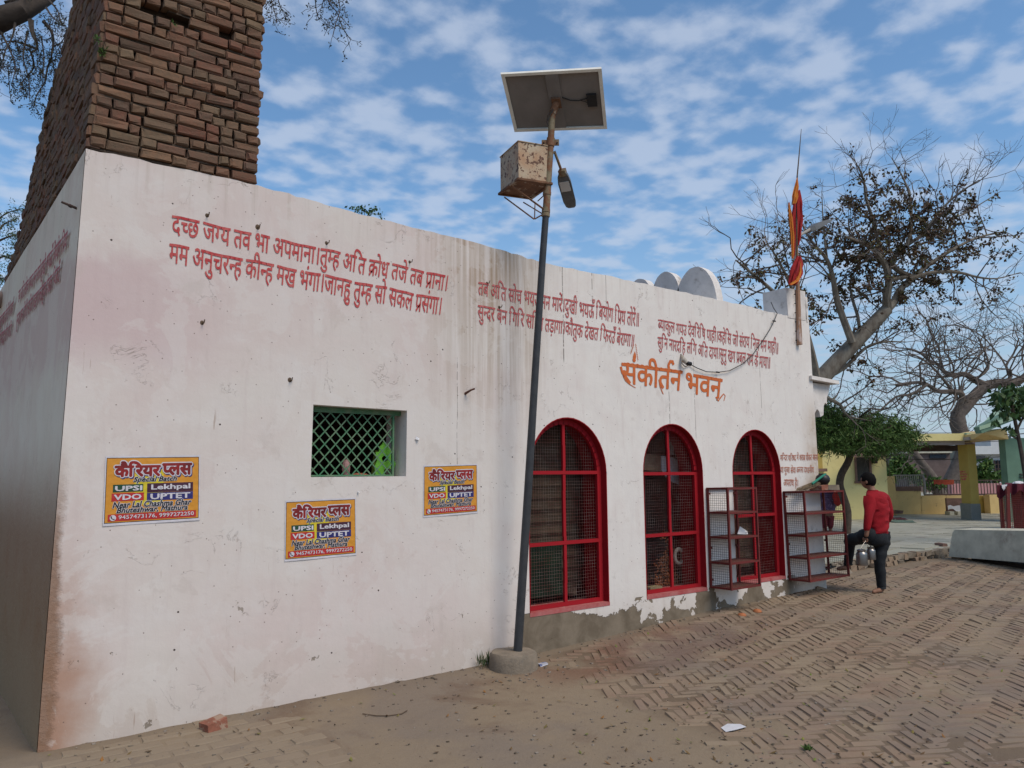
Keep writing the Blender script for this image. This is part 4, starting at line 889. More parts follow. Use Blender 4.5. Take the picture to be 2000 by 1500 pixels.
# ------------------------------------------------------------------ big half-bare tree behind the hall
D2=17.; s2=D2/F
t2=thing('half_bare_tree','tall grey-barked tree with sparse brown leaves rising behind the hall corner','tree',at(1545,1000,D2)*np.array([1,1,0])+np.array([0,0,.4]))
tb=MB(); bb=MB(); tips=[]; lv=Leaves()
def sprout(b,PR,dens,L,r_,dep,tips,lo=.25,spread=.8,up=.12,flat=1.,**k):
    P,Rr=PR; 
    for i in range(1,len(P)):
        if i/len(P)<lo: continue
        for _ in range(np.random.default_rng(i).poisson(dens) if False else (int(dens)+(random.random()<dens%1))):
            t=P[i]-P[i-1]; t=t/max(np.linalg.norm(t),1e-6); d=t*.6+rv(spread)*np.array([1,1,flat])+UP*up
            grow(b,P[i],d,L*random.uniform(.5,1.1),min(r_,Rr[i]*.7),dep,tips,up=.03,flat=flat,**k)
L0=limb(tb,[(1530,1010),(1538,900),(1556,808),(1597,748),(1643,697),(1701,637),(1733,603)],D2,.24,.13,0.,10)
A=limb(tb,[(1733,603),(1732,580),(1736,548),(1726,512),(1702,484),(1672,470),(1650,462)],D2,.105,.02,-1)
A2=limb(tb,[(1736,548),(1756,543),(1778,540)],D2,.05,.04,.3)
B_=limb(tb,[(1733,603),(1747,588),(1757,567),(1776,548),(1805,524),(1853,492),(1907,465),(1962,452)],D2,.10,.015,1.)
C_=limb(tb,[(1778,540),(1757,530),(1744,515),(1756,488),(1768,481),(1805,455),(1832,417),(1869,380),(1912,352)],D2+.3,.07,.012,-.6)
Dl=limb(tb,[(1776,545),(1822,532),(1872,532),(1908,541),(1947,544),(1993,532)],D2+.2,.05,.008,.8)
El=limb(tb,[(1770,482),(1781,441),(1776,380),(1760,340),(1741,308)],D2-.1,.045,.008,.8)
Fl=limb(tb,[(1722,500),(1704,428),(1691,388),(1687,352),(1677,324)],D2,.05,.008,-.9)
Gl=limb(tb,[(1850,460),(1861,428),(1888,415),(1954,374)],D2+.4,.035,.007,.3)
Hl=limb(tb,[(1664,669),(1636,592),(1627,546),(1615,507),(1584,470),(1568,439)],D2-.2,.085,.012,-.6)
Il=limb(tb,[(1615,507),(1608,440),(1605,372)],D2-.4,.03,.006,.2)
Jl=limb(tb,[(1600,760),(1585,690),(1570,640),(1540,600),(1500,560),(1452,520),(1437,508)],D2-.3,.09,.012,-1.2)
Kl=limb(tb,[(1570,640),(1545,560),(1515,500),(1500,478)],D2-.4,.05,.010,-.4)
Ll=limb(tb,[(1640,700),(1680,650),(1660,560),(1700,590)],D2+.2,.05,.02,.6)
Ml=limb(tb,[(1610,740),(1650,718),(1690,680),(1725,668),(1770,668)],D2+.2,.055,.012,.5)
Nl=limb(tb,[(1600,770),(1640,790),(1655,812),(1700,822)],D2+.3,.05,.015,.5)
ob('trunk',tb,M['bark'],t2,smooth=True)
for PR,dn,L,lo in ((A,1.2,.8,.2),(B_,1.3,.85,.3),(C_,1.2,.8,.2),(Dl,1.2,.8,.2),(El,1.5,.6,.1),(Fl,1.5,.6,.1),(Gl,1.2,.6,.1),(Hl,1.3,.8,.2),(Il,1.0,.35,.2),(Jl,.9,.9,.35),(Kl,1.2,.9,.1),(Ll,1.,.9,.2),(Ml,1.,1.0,.2),(Nl,1.,.9,.2)):
    sprout(bb,PR,dn,L,.022,3,tips,lo,.75,.10,spread=.55) if False else sprout(bb,PR,dn,L,.02,2,tips,lo)
ob('twigs',bb,M['barkg'],t2)
ctr2=[(at(1740,470,D2),1.1,.9),(at(1860,490,D2+.5),1.0,1.),(at(1790,520,D2),.9,1.),(at(1690,470,D2-.4),.7,.9),(at(1640,570,D2-.3),.8,.7),(at(1620,650,D2),1.0,.8),(at(1530,560,D2-.8),.9,.7),(at(1480,560,D2-1),.7,.9),(at(1700,740,D2),.6,.4),(at(1610,690,D2),.9,.8)]
for p,d,q in tips:
    pr=max((k*math.exp(-(np.linalg.norm(p-c)/r_)**2) for c,r_,k in ctr2))
    if random.random()<pr*1.8:
        for _ in range(random.randint(6,13)): lv.add(p-d*random.uniform(0,.22)+rv(.035),random.uniform(.06,.11),random.uniform(.018,.032),None,.5)
        for _ in range(random.randint(1,4)): lv.add(q+rv(.03),random.uniform(.06,.10),.025,None,.5)
ob('crown',lv.mb(),LEAFB,t2)
# ------------------------------------------------------------------ bare tree at the right
D3=38.; t3=thing('bare_tree','large leafless spreading tree behind the yellow canopy at the right','tree',at(1878,960,D3)*np.array([1,1,0])+np.array([0,0,.42]))
tb=MB(); bb=MB(); tips=[]
T0=limb(tb,[(1835,990),(1850,960),(1872,915),(1884,880),(1880,858),(1872,832),(1869,822)],D3,.42,.36,0,10)
T00=limb(tb,[(1842,975),(1822,935),(1800,905),(1780,880),(1750,868)],D3-.5,.27,.11,-.5,9)
T1=limb(tb,[(1872,828),(1871,810),(1884,796),(1905,772),(1927,753),(1955,749),(1984,747),(2004,733),(2040,690)],D3,.36,.13,.6,9)
T2=limb(tb,[(1866,806),(1874,790),(1879,774),(1873,766),(1858,765),(1832,764),(1811,751),(1790,747),(1750,752)],D3,.18,.06,-1.)
T3=limb(tb,[(1927,753),(1903,742),(1884,731),(1863,733),(1844,726),(1832,712),(1815,705),(1798,690),(1770,680)],D3+.2,.17,.04,1.)
T4=limb(tb,[(1858,760),(1840,738),(1822,718),(1800,700),(1775,690)],D3-.4,.08,.03,-.5)
T5=limb(tb,[(1955,749),(1975,735),(1965,715),(1980,690),(1990,660)],D3,.09,.03,.5)
T6=limb(tb,[(1903,742),(1930,720),(1925,690),(1910,660)],D3,.07,.03,.5)
T7=limb(tb,[(1811,751),(1780,770),(1750,775),(1720,800),(1690,815)],D3-1,.07,.03,-.5)
T8=limb(tb,[(1790,845),(1760,850),(1720,850)],D3-1,.12,.05,-.5)
ob('trunk',tb,M['barkg'],t3,smooth=True)
for PR,dn,L in ((T1,.8,2.4),(T2,1.1,2.2),(T3,1.2,2.6),(T4,1.2,2.4),(T5,1.2,2.4),(T6,1.2,2.6),(T7,1.0,1.8),(T8,.8,1.6)):
    sprout(bb,PR,dn*.75,L,.045,2,tips,.1,.9,.28,rmin=.011,bend=.28)
ob('twigs',bb,M['barkg'],t3)
# ------------------------------------------------------------------ distant brick building, white house, mint hall, canopy
def fbox(b,x0,y0,x1,y1,D,th=1.,inset=0.,jit=0):
    "upright box whose front fills the pixel rect at horizontal distance D"
    a=at(x0,(y0+y1)/2,D); c=at(x1,(y0+y1)/2,D); zt_=at((x0+x1)/2,y0,D)[2]; zb=at((x0+x1)/2,y1,D)[2]
    w_=(c-a)*np.array([1,1,0])/2; ctr=(a+c)/2; ctr[2]=(zt_+zb)/2; ctr=ctr+FH*th/2
    b.box(ctr,w_,FH*th/2,(0,0,(zt_-zb)/2),jit); return b
def nt(name,label,cat,p): return thing(name,label,cat,p)
g0=lambda x,y,z=.42: onZ(x,y,z)
# platform
plat=bpy.data.objects.new('terrace',None); COL.objects.link(plat); plat['kind']='structure'; ORG[plat.name]=np.zeros(3)
mt=bpy.data.materials.new('terrace_paving'); mt.use_nodes=True; t=NT(mt.node_tree); p=t.n('ShaderNodeNewGeometry').outputs['Position']
c=t.mix(t.noise(p,.8,5,.6),(.36,.35,.28,1),(.27,.26,.20,1)); c=t.mix(t.sm(t.noise(t.vmul(p,(1.,2.6,1)),1.5,5,.6),.55,.68),c,(.20,.17,.13,1))
s=t.n('ShaderNodeBsdfPrincipled'); t.put(s.inputs['Base Color'],c); s.inputs['Roughness'].default_value=.55
o=t.n('ShaderNodeOutputMaterial'); t.t.links.new(s.outputs[0],o.inputs[0]); M['terr']=mt
EDG=[(9.48,.62),(10.2,.80),(11.0,.92),(11.7,.94),(12.6,.86),(13.6,.92),(14.4,.80),(15.4,.86),(17.,.5),(22,-4),(30,-12)]
b=MB(); top=[]; n=len(EDG)
V=[(x,y,.415) for x,y in EDG]+[(x+.0,y,-.1) for x,y in EDG]+[(60,-12,.415),(60,40,.415),(9.48,40,.415)]
b.add(V,[tuple(range(n))+(2*n,2*n+1,2*n+2)]+[(i,n+i,n+i+1,i+1) for i in range(n-1)]); ob('terrace_bed',b,M['terr'],plat)
cnt=0; rs=MB()
# laid stone slabs: near ones as pieces
ang=math.radians(8); g1=np.array([math.cos(ang),math.sin(ang)]); g2=np.array([-math.sin(ang),math.cos(ang)])
M['slabstone']=rndmat('terrace_stone',[(.37,.365,.29),(.32,.315,.25),(.40,.39,.32),(.29,.28,.22)],.6,.25,30,(.24,.215,.175),.56,.72,1.3)
tiles=[]
for i in range(-4,60):
    for j in range(-10,50):
        q=np.array([9.6,.9])+g1*i*.62+g2*j*.45
        if q[0]<9.9 or q[1]< float(np.interp(q[0],[e[0] for e in EDG],[e[1] for e in EDG]))+.28 or q[0]>34 or q[1]>12: continue
        tiles.append((q,hd((q[0],q[1],0))))
tiles.sort(key=lambda a:a[1])
for k,(q,dd_) in enumerate(tiles):
    b=MB() if k<150 else rs
    b.box((q[0],q[1],.418+random.uniform(0,.005)),(g1[0]*.302,g1[1]*.302,random.gauss(0,.002)),(g2[0]*.217,g2[1]*.217,random.gauss(0,.002)),(0,0,.008))
    if k<150: ob('paving_slab',b,M['slabstone'],plat)
ob('slab_field',rs,M['slabstone'],plat,kind='stuff')
# broken edge bricks of the terrace
for k in range(44):
    x=9.8+k*.125; y=float(np.interp(x,[e[0] for e in EDG],[e[1] for e in EDG])); 
    for lay in (0,1):
        if random.random()<.12: continue
        b=MB(); b.box((x+random.uniform(-.02,.02),y-.05+random.uniform(-.03,.02)+.03*lay-.03,.29+lay*.078+random.uniform(-.008,.008)),(.064,random.gauss(0,.006),0),(0,.08,0),(0,0,.040),.016); ob('edge_brick',b,M['conc'] if random.random()<.6 else M['paver'],plat)
# sloping concrete apron beside the rack
b=MB(); b.add([(9.47,.18,.20),(10.3,.42,.21),(11.3,.62,.22),(11.5,.90,.40),(10.4,.80,.41),(9.5,.66,.412)],[(0,1,4,5),(1,2,3,4)]); ob('apron',b,M['conc'],plat,smooth=True)
# yellow house
D=24.4; yh=nt('yellow_house','small pale yellow house with dark window behind the green tree','house',g0(1680,1014))
b=MB(); fbox(b,1560,858,1733,1020,D,4.); ob('wall',b,M['yellow'],yh)
b=MB(); fbox(b,1552,852,1738,859,D-.15,4.3); ob('roof',b,M['yellow2'],yh)
b=MB(); fbox(b,1673,893,1700,940,D-.05,.06); wn=ob('window',b,M['darkwin'],yh)
b=MB(); fbox(b,1671,891,1674,942,D-.09,.06); fbox(b,1699,891,1703,942,D-.09,.06); fbox(b,1671,940,1703,944,D-.09,.08); ob('frame',b,M['brown'],wn)
b=MB(); a0=at(1668,881,D);a1=at(1722,884,D);
V=[at(1684,880,D-.02),at(1722,880,D-.02),at(1736,890,D-.85),at(1655,889,D-.85)]; V+=[q-np.array([0,0,.05]) for q in V]
b.add(V,[(0,1,2,3),(7,6,5,4),(0,4,5,1),(1,5,6,2),(2,6,7,3),(3,7,4,0)]); ob('awning',b,M['brown'],yh)
b=MB(); fbox(b,1711,893,1714,905,D-.3,.3); ob('awning_bracket',b,M['iron'],yh)
b=MB(); fbox(b,1596,915,1616,921,D-.25,.3); ob('ledge',b,M['brown'],yh)
b=MB(); fbox(b,1594,878,1606,918,D-.03,.06); ob('window',b,M['ochre'],yh)
# low boundary wall with railings
D=27.2; lw=nt('boundary_wall','low stained yellow boundary wall across the terrace','wall',g0(1860,1003))
b=MB(); fbox(b,1733,930,1750,1006,D-.4,.5); ob('end_pier',b,M['yellow2'],lw)
for x0,x1,y0,y1,mm in ((1750,1800,958,1004,'yellow2'),(1799,1850,968,1003,'yellow2'),(1848,1912,968,1003,'yellow2'),(1912,1934,968,1006,'ochre'),(1934,2060,966,1007,'yellow2')):
    b=MB(); fbox(b,x0,y0,x1,y1+2,D+(0 if x0!=1912 else .4),.35); ob('wall_panel',b,M[mm],lw)
r1=nt('white_railing','low pale iron railing on the boundary wall near the yellow house','railing',at(1775,958,D+.1))
b=MB(); fbox(b,1746,927,1803,929,D+.05,.06); ob('top_rail',b,M['irong'],r1)
b=MB(); fbox(b,1751,950,1799,959,D-.02,.2); ob('kerb',b,M['brown'],r1)
for k in range(13):
    b=MB(); fbox(b,1752+k*3.9,929,1753+k*3.9,951,D+.1,.03); ob('baluster',b,M['irong'],r1)
b=MB(); b.tube([at(1802,928,D+.1),at(1805,940,D),at(1806,966,D)],.05,6); ob('end_post',b,M['irong'],r1)
r2=nt('iron_railing','long rusty iron railing behind the ochre pillar','railing',at(1880,966,D+.3))
b=MB(); fbox(b,1806,937,2050,939,D+.25,.05); ob('top_rail',b,M['iron'],r2); b=MB(); fbox(b,1806,964,2050,967,D+.25,.05); ob('bottom_rail',b,M['iron'],r2)
for k in range(40):
    b=MB(); x=1808+k*6.; fbox(b,x,939,x+1.1,964,D+.28,.025); ob('baluster',b,M['iron'],r2)
b=MB(); 
for k in range(14): fbox(b,1824+k*2.8,937,1827+k*2.8,945+random.uniform(0,2),D+.15,.02)
ob('red_banner',b,M['bannerred'],None,label='faded red cloth banner tied along the iron railing',cat='banner')
b=MB(); fbox(b,1860,944,2060,985,D+3,.3); ob('pink_wall',b,M['pink'],None,label='low pink wall beyond the iron railing',cat='wall')
b=MB(); fbox(b,1849,973,1882,1000,D-.6,.08); pp=ob('leaning_panel',b,M['brown'],None,label='peeling brown panel with white patches leaning by the boundary wall',cat='panel')
b=MB(); V=[at(x,y,D-.66) for x,y in [(1851,988),(1856,986),(1862,989),(1872,987),(1881,988),(1881,996),(1873,1000),(1868,999),(1862,994),(1855,994),(1852,996)]]; b.add(V,[tuple(range(len(V)))]); ob('white_patch',b,M['whitecloth'],pp)
for x in (1855,1871):
    b=MB(); fbox(b,x,999,x+9,1006,D-.8,.3); ob('stone_block',b,M['slab'],None,label='pale stone block under the leaning panel, '+('left' if x<1860 else 'right')+' one',cat='block',group='blocks under the leaning panel')
b=MB(); fbox(b,1749,998,1765,1003,D-.8,.25,0,.03); ob('loose_brick',b,M['brown'],None,label='dark bricks lying at the foot of the boundary wall by the yellow house',cat='brick')
# canopy
D=23.6; cn=nt('canopy','flat yellow concrete canopy on an ochre pillar over the terrace','canopy',g0(1895,1016))
b=MB(); fbox(b,1893,868,1909,985,D,.5); ob('pillar',b,M['ochre'],cn)
b=MB(); fbox(b,1897,984,1916,1016,D-.04,.56); ob('pillar_base',b,M['greytile'],cn)
b=MB(); fbox(b,1755,847,1892,861,D-.3,.25); ob('fascia',b,M['yellow'],cn)
b=MB(); fbox(b,1755,861,1884,869,D-.15,.2); ob('trim',b,M['trimw'],cn)
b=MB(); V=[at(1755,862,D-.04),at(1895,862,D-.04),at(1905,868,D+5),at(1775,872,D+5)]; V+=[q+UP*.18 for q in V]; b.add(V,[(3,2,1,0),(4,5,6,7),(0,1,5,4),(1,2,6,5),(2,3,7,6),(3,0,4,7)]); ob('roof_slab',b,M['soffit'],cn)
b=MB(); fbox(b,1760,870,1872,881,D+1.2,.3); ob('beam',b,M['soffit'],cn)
b=MB(); fbox(b,1768,880,1778,1000,D+5.,.4); 
for k,(y,w_,tt) in enumerate(((921,12,'सूचना'),(926,14,'परिसर'),(931,13,'प्रवेश'),(936,10,'नहीं'))):
    pf=lambda p: at(p[0],p[1],D-.02)
    verse(tt,(1873.5+k,y-1),(1873.5+k+w_,y-1),(1873.5+k+w_,y+1.6),(1873.5+k,y+1.6),M['verse'],.05,name='painted_notice',pf=pf,n_=tuple(-FH),parent=cn,o_=.01)
# mint hall
D=22.; mh=nt('mint_hall','mint green hall with sloping roof slab at the right edge','building',g0(1990,1030))
b=MB(); fbox(b,1969,855,2100,1020,D+.5,.3); ob('wall',b,M['mintd'],mh)
b=MB(); V=[at(1913,834,D),at(2090,742,D+1),at(2090,742,D+6),at(1930,806,D+6)]; V2=[q-UP*.02 for q in V]; b.add(V+V2,[(0,1,2,3),(7,6,5,4),(0,4,5,1),(1,5,6,2),(2,6,7,3),(3,7,4,0)])
V=[at(1913,834,D),at(1935,822,D),at(2000,788,D),at(2090,745,D),at(2090,800,D),at(2000,813,D),at(1918,846,D)]; V2=[q+FH*.3 for q in V]; m=len(V); b3=MB(); b3.add(V+V2,[tuple(range(m))[::-1],tuple(range(m,2*m))]+[(i,(i+1)%m,m+(i+1)%m,m+i) for i in range(m)])
ob('roof_fascia',b3,M['mintd'],mh)
b=MB(); V=[at(1913,833,D-.02),at(1945,800,D+3),at(2000,768,D+3.),at(2090,735,D+3),at(2090,760,D-.02),at(2000,806,D-.02)]; V2=[q-UP*.1 for q in V]; m=6; b.add(V+V2,[tuple(range(m)),tuple(range(m,2*m))[::-1]]+[(i,m+i,m+(i+1)%m,(i+1)%m) for i in range(m)]); ob('roof_slope',b,M['mint'],mh)
b=MB(); fbox(b,1888,845,1925,853,D+1.2,.4); ob('beam',b,M['mint'],mh); b=MB(); fbox(b,1893,853,1975,859,D+1.,.3); ob('trim',b,M['trimw'],mh)
b=MB(); V=[at(1920,846,D+.35),at(1965,836,D+.35),at(1970,858,D+.4),at(1900,858,D+.9)]; V2=[q+FH*2 for q in V]; b.add(V+V2,[(0,1,2,3),(7,6,5,4),(0,4,5,1),(1,5,6,2),(2,6,7,3),(3,7,4,0)]); ob('soffit',b,M['yellow2'],mh)
b=MB(); fbox(b,1993,925,2000,927.5,D+.46,.05); fbox(b,1993,931,2000,933.5,D+.46,.05); ob('vent_slot',b,M['darkwin'],mh)
# white house far behind
D=58; wh=nt('white_house','white two storey house with barred dark window beyond the trees','house',at(1940,960,D))
b=MB(); fbox(b,1898,886,1978,965,D,.8); ob('wall',b,M['white'],wh); b=MB(); fbox(b,1896,871,1977,887,D-.6,1.2); ob('parapet',b,M['white'],wh)
b=MB(); fbox(b,1935,858,1963,872,D+2,3); ob('stair_head',b,M['white'],wh)
b=MB(); fbox(b,1943,899,1964,925,D-.12,.1); wn=ob('window',b,M['glass'],wh)
b=MB()
for k in range(4): fbox(b,1943+k*6.5,899,1944.2+k*6.5,925,D-.25,.08)
fbox(b,1943,906,1964,907.4,D-.25,.08); fbox(b,1943,915,1964,916.2,D-.25,.08); ob('window_bars',b,M['iron'],wn)
b=MB(); fbox(b,1904,891,1925,900,D-.12,.1); ob('window',b,M['glass'],wh)
D=62; bh=nt('brick_house','dull unplastered brick house far behind the canopy','house',at(1800,950,D)); b=MB(); fbox(b,1775,884,1858,960,D,8.); ob('wall',b,mat('far_brick',(.16,.12,.11),.9,.1,3,0),bh); b=MB(); fbox(b,1772,882,1860,885,D-.3,8.5); ob('roof',b,M['slab'],bh); b=MB(); fbox(b,1816,888,1848,895,D-.1,.1); ob('window',b,M['glass'],bh)
b=MB(); fbox(b,1690,908,1880,960,75,4.); fbox(b,1400,912,1700,960,70,4); ob('far_wall',b,mat('far_grey_wall',(.20,.19,.18),.9),None,label='long grey wall far behind the trees',cat='wall')
# overhead cables
for k,(y0,y1,Dc,sg) in enumerate(((829,824,26,.35),(836,837,26,.30),(842,836,27,.28),(834,846,25,.4),(880,873,24,.35))):
    a=at(1560,y0,Dc); c_=at(2100,y1,Dc+4); b=MB(); b.tube([a+(c_-a)*i/16-UP*sg*4*(i/16)*(1-i/16) for i in range(17)],.011,4,False)
    ob('overhead_cable',b,M['cable'],None,label=['highest sagging cable across the bare tree','second sagging cable across the bare tree','third sagging cable above the canopy','cable drooping lower towards the green hall','low cable passing under the canopy roof'][k],cat='cable',group='sagging overhead cables')
# ------------------------------------------------------------------ green tree on the terrace
D1=18.6; t1=thing('neem_tree','low green leafy tree with curved trunk in front of the yellow house','tree',onZ(1652,1044,.42))
tb=MB(); tips=[]
N0=limb(tb,[(1653,1046),(1655,1000),(1645,965),(1640,945),(1644,925),(1655,905),(1662,885),(1665,868)],D1,.095,.075,0,9)
for px in ([(1665,868),(1650,850),(1625,838),(1600,830)],[(1664,872),(1690,850),(1720,838),(1755,832)],[(1665,868),(1668,840),(1680,815),(1700,800)],[(1660,885),(1635,868),(1610,860)],[(1664,875),(1700,868),(1735,862)],[(1660,850),(1640,815),(1610,795)],[(1645,855),(1600,815),(1575,790)]):
    PR=limb(tb,px,D1,.06,.015,random.uniform(-1.3,1.3)); sprout(tb,PR,.8,.7,.015,2,tips,.2)
ob('trunk',tb,M['barkn'],t1,smooth=True)
lv=Leaves()
cl=[(1690,842,1.0,.30),(1640,842,.95,.32),(1735,850,.75,.26),(1600,812,.65,.36),(1612,858,.8,.26),(1670,866,.95,.18),(1705,824,.5,.2),(1570,835,.7,.4),(1625,815,.45,.22),(1715,872,.7,.18),(1748,836,.4,.18),(1592,788,.35,.22),(1762,856,.35,.2)]
for (px,py,rx,rz) in cl:
    for dd_ in (-.6,.1,.7):
        cc=at(px+random.uniform(-8,8),py+random.uniform(-5,5),D1+dd_)
        for sgm in range(int(115*rx/.8)):
            q=cc+np.array([random.gauss(0,rx*.42),random.gauss(0,rx*.42),random.gauss(0,rz*.42)])
            d0=rv(1.)-UP*.5; d0/=np.linalg.norm(d0); st=random.uniform(.10,.2)
            for k in range(7):
                lv.add(q+d0*st*k/6,random.uniform(.09,.15),.0125,d0*.5+rv(.6)-UP*.3)
ob('crown',lv.mb(),LEAFG,t1)
# shrubs beyond the railing
def bush(name,label,cl,D,mt_,cat='bush',sz=.12,n=500,wd=.04):
    p=at(cl[0][0],cl[0][1]+cl[0][3],D); tt=thing(name,label,cat,p*np.array([1,1,0])+np.array([0,0,.3])); lv=Leaves(); tb=MB()
    for px,py,rx,ry in cl:
        c0=at(px,py,D); s_=D/F
        for _ in range(int(n*rx*ry/400)): 
            lv.add(c0+RH*random.gauss(0,rx*s_*.45)+UP*random.gauss(0,ry*s_*.45)+FH*random.gauss(0,rx*s_*.3),sz*random.uniform(.7,1.3),wd,None)
        for k in range(3): tb.tube([at(px+random.uniform(-4,4),py+ry+10,D),c0+RH*random.uniform(-.3,.3)*rx*s_],[.03,.01],4,False)
    ob('stems',tb,M['barkn'],tt); ob('foliage',lv.mb(),mt_,tt)
bush('bush','green leafy bush between the white house and the pillar',[(1918,925,22,22),(1945,935,16,12),(1930,905,10,10),(1910,945,12,10)],34,LEAFG,n=420,sz=.22,wd=.06)
bush('bush','green bush behind the pale railing next to the yellow house',[(1755,905,18,16),(1745,925,14,16),(1775,922,16,14),(1790,935,12,12),(1825,945,20,10)],36,LEAFG,n=420,sz=.22,wd=.06)
bush('bush','grey twiggy bush behind the railing right of the pillar',[(1925,958,18,10),(1950,952,14,10)],31,LEAFF,n=150,sz=.15,wd=.03)
hz_=MB(); ex=[]
for i in range(60):
    a_=-.9+i*.035; d_=FH*math.cos(a_)+RH*math.sin(a_); rr=420
    h=14+6*nz(i*.35,0,1.,4.)+3*nz(i,0,1.,2.)
    ex.append((CAM*np.array([1,1,0])+d_*rr,h))
V=[];
for q,h in ex: V+=[q+UP*-2,q+UP*h,q+FH*80+UP*(h*.8)]
hz_.add(V,[(3*i,3*i+3,3*i+4,3*i+1) for i in range(59)]+[(3*i+1,3*i+4,3*i+5,3*i+2) for i in range(59)]); ob('distant_treeline',hz_,mat('far_treeline',(.16,.18,.16),.95,.2,.05,0),kind='structure')
# young broad-leaved tree at right edge
D4=15.5; t4=thing('broad_leaf_sapling','young tree with large dark green leaves at the right edge','tree',onZ(2012,1060,.42)); tb=MB(); lv=Leaves()
S0=limb(tb,[(2012,1075),(2006,960),(1996,890),(1984,830),(1978,800),(1975,770),(1968,750)],D4,.05,.02)
S1=limb(tb,[(1986,840),(1998,815),(2006,790)],D4,.025,.012); S2=limb(tb,[(1980,805),(1960,790),(1945,775)],D4,.018,.008); S3=limb(tb,[(1976,775),(1958,768),(1948,800),(1940,815)],D4,.012,.006); S4=limb(tb,[(1990,860),(1972,850),(1962,848)],D4,.015,.006)
ob('trunk',tb,M['barkd'],t4,smooth=True)
for px,py,rx,ry,n_ in ((1955,775,18,12,85),(1975,760,16,12,60),(1948,790,12,14,45),(1965,800,14,10,30),(1943,820,7,6,10),(1995,775,18,22,90),(1975,840,10,12,22),(1990,800,12,14,40),(2015,800,20,30,90),(1960,770,22,16,60)):
    for _ in range(n_): lv.add(at(px+random.gauss(0,rx*.5),py+random.gauss(0,ry*.5),D4+random.gauss(0,.3)),random.uniform(.12,.2),random.uniform(.03,.048),rv(.6)-UP*1.)
ob('crown',lv.mb(),LEAFP,t4)
# hanging tree over the top left
D5=7.5; t5=thing('overhanging_tree','dark limb with drooping leafy twigs hanging in at the top left','tree',(-3.2,3.5,0)); tb=MB(); tips=[]; lv=Leaves()
tb.tube([(-3.2,3.5,0),(-3.1,3.4,2),(-3.0,3.2,4.),at(-60,60,D5),at(0,38,D5),at(42,22,D5),at(85,-5,D5+.2),at(150,-60,D5+.5)],[.32,.28,.22,.15,.12,.10,.09,.07],9,False)
def droop(px,D,r0=.012,leafn=5,dens=1.):
    P,Rr=limb(tb,px,D,r0,.0035,random.uniform(-.3,.3),5)
    for i in range(2,len(P)):
        for _ in range(int(3*dens)+(random.random()<.5)):
            if random.random()<.75:
                d=rv(.7)-UP*.35; q=[P[i]]; 
                for k in range(5): d=d+rv(.35)-UP*.12; d/=np.linalg.norm(d); q.append(q[-1]+d*random.uniform(.02,.048))
                tb.tube(q,.0022,3,False)
                for k in range(2,6):
                    for _ in range(leafn):
                        if random.random()<.55: lv.add(q[k]+rv(.012),random.uniform(.018,.034),.006,rv(.7)-UP*.5)
droop([(60,40),(62,60),(70,80),(72,95),(60,105)],D5,.03); droop([(70,95),(45,85),(20,80),(0,86)],D5,.014); droop([(85,42),(100,60),(104,85),(100,115),(108,128)],D5,.02); droop([(60,100),(66,130),(52,150),(38,165)],D5,.012)
droop([(100,115),(92,135),(88,160),(72,185),(68,205)],D5,.011); droop([(30,40),(25,70),(10,100),(4,135)],D5,.012); droop([(0,60),(18,95),(30,130),(24,160)],D5,.012); droop([(55,60),(45,110),(56,155),(58,195)],D5,.010); droop([(104,90),(118,84),(128,70)],D5,.008)
droop([(10,5),(40,-5),(60,-20)],D5,.02); droop([(90,15),(100,30),(115,45)],D5,.012); droop([(15,120),(18,165),(22,200)],D5,.005,6,.6); droop([(80,70),(86,110),(84,150)],D5,.008); droop([(-10,100),(2,120),(0,140)],D5,.008); droop([(95,0),(112,20),(120,50)],D5,.012)
for px in ([(525,-40),(530,0),(536,22),(541,45)],[(530,-40),(545,5),(552,22),(565,30)],[(620,-60),(640,0),(655,20),(662,32),(668,52),(685,78)],[(640,-60),(632,0),(628,8)],[(655,-50),(662,5),(664,20),(656,45),(650,70)],[(690,-40),(686,0)],[(615,-30),(617,15),(622,36)]): droop(px,6.2,.005,3,.35)
# parent limb above the frame that carries those twigs
tb.tube([at(150,-60,D5+.5),at(300,-150,7.2),at(500,-120,6.6),at(700,-110,6.0)],[.07,.055,.04,.015],7,False)
for a_,c_ in (((525,-40),(510,-118)),((530,-40),(515,-118)),((620,-60),(600,-114)),((640,-60),(620,-113)),((655,-50),(650,-112)),((690,-40),(690,-110)),((615,-30),(610,-113))): tb.tube([at(*a_,6.2),at(*c_,6.3)],[.005,.008],4,False)
ob('trunk',tb,M['barkd'],t5,smooth=True); ob('foliage',lv.mb(),LEAFD,t5)
# feathery acacia at the left edge
D6=14.; t6=thing('acacia_tree','light green feathery tree at the left edge behind the brick tower','tree',at(-60,900,D6)*np.array([1,1,0])); tb=MB(); lv=Leaves()
tb.tube([at(-60,940,D6),at(-62,700,D6),at(-50,560,D6)],[.16,.13,.09],8,False)
for px in ([(-50,560),(-20,480),(0,425),(42,407)],[(-50,560),(-20,520),(10,500),(32,520)],[(-50,560),(-30,530),(-10,540),(12,545)],[(-20,480),(10,465),(35,458)],[(-20,480),(5,440),(28,430)]):
    P,Rr=limb(tb,px,D6,.03,.006,random.uniform(-.5,.5))
    for i in range(4,len(P)):
        for _ in range(5):
            d0=rv(.8)-UP*.5; d0/=np.linalg.norm(d0)
            for k in range(9):
                for _2 in range(2): lv.add(P[i]+rv(.02)+d0*k*.035,random.uniform(.03,.06),.009,rv(.8)-UP*.2)
ob('trunk',tb,M['barkn'],t6); ob('foliage',lv.mb(),LEAFF,t6)
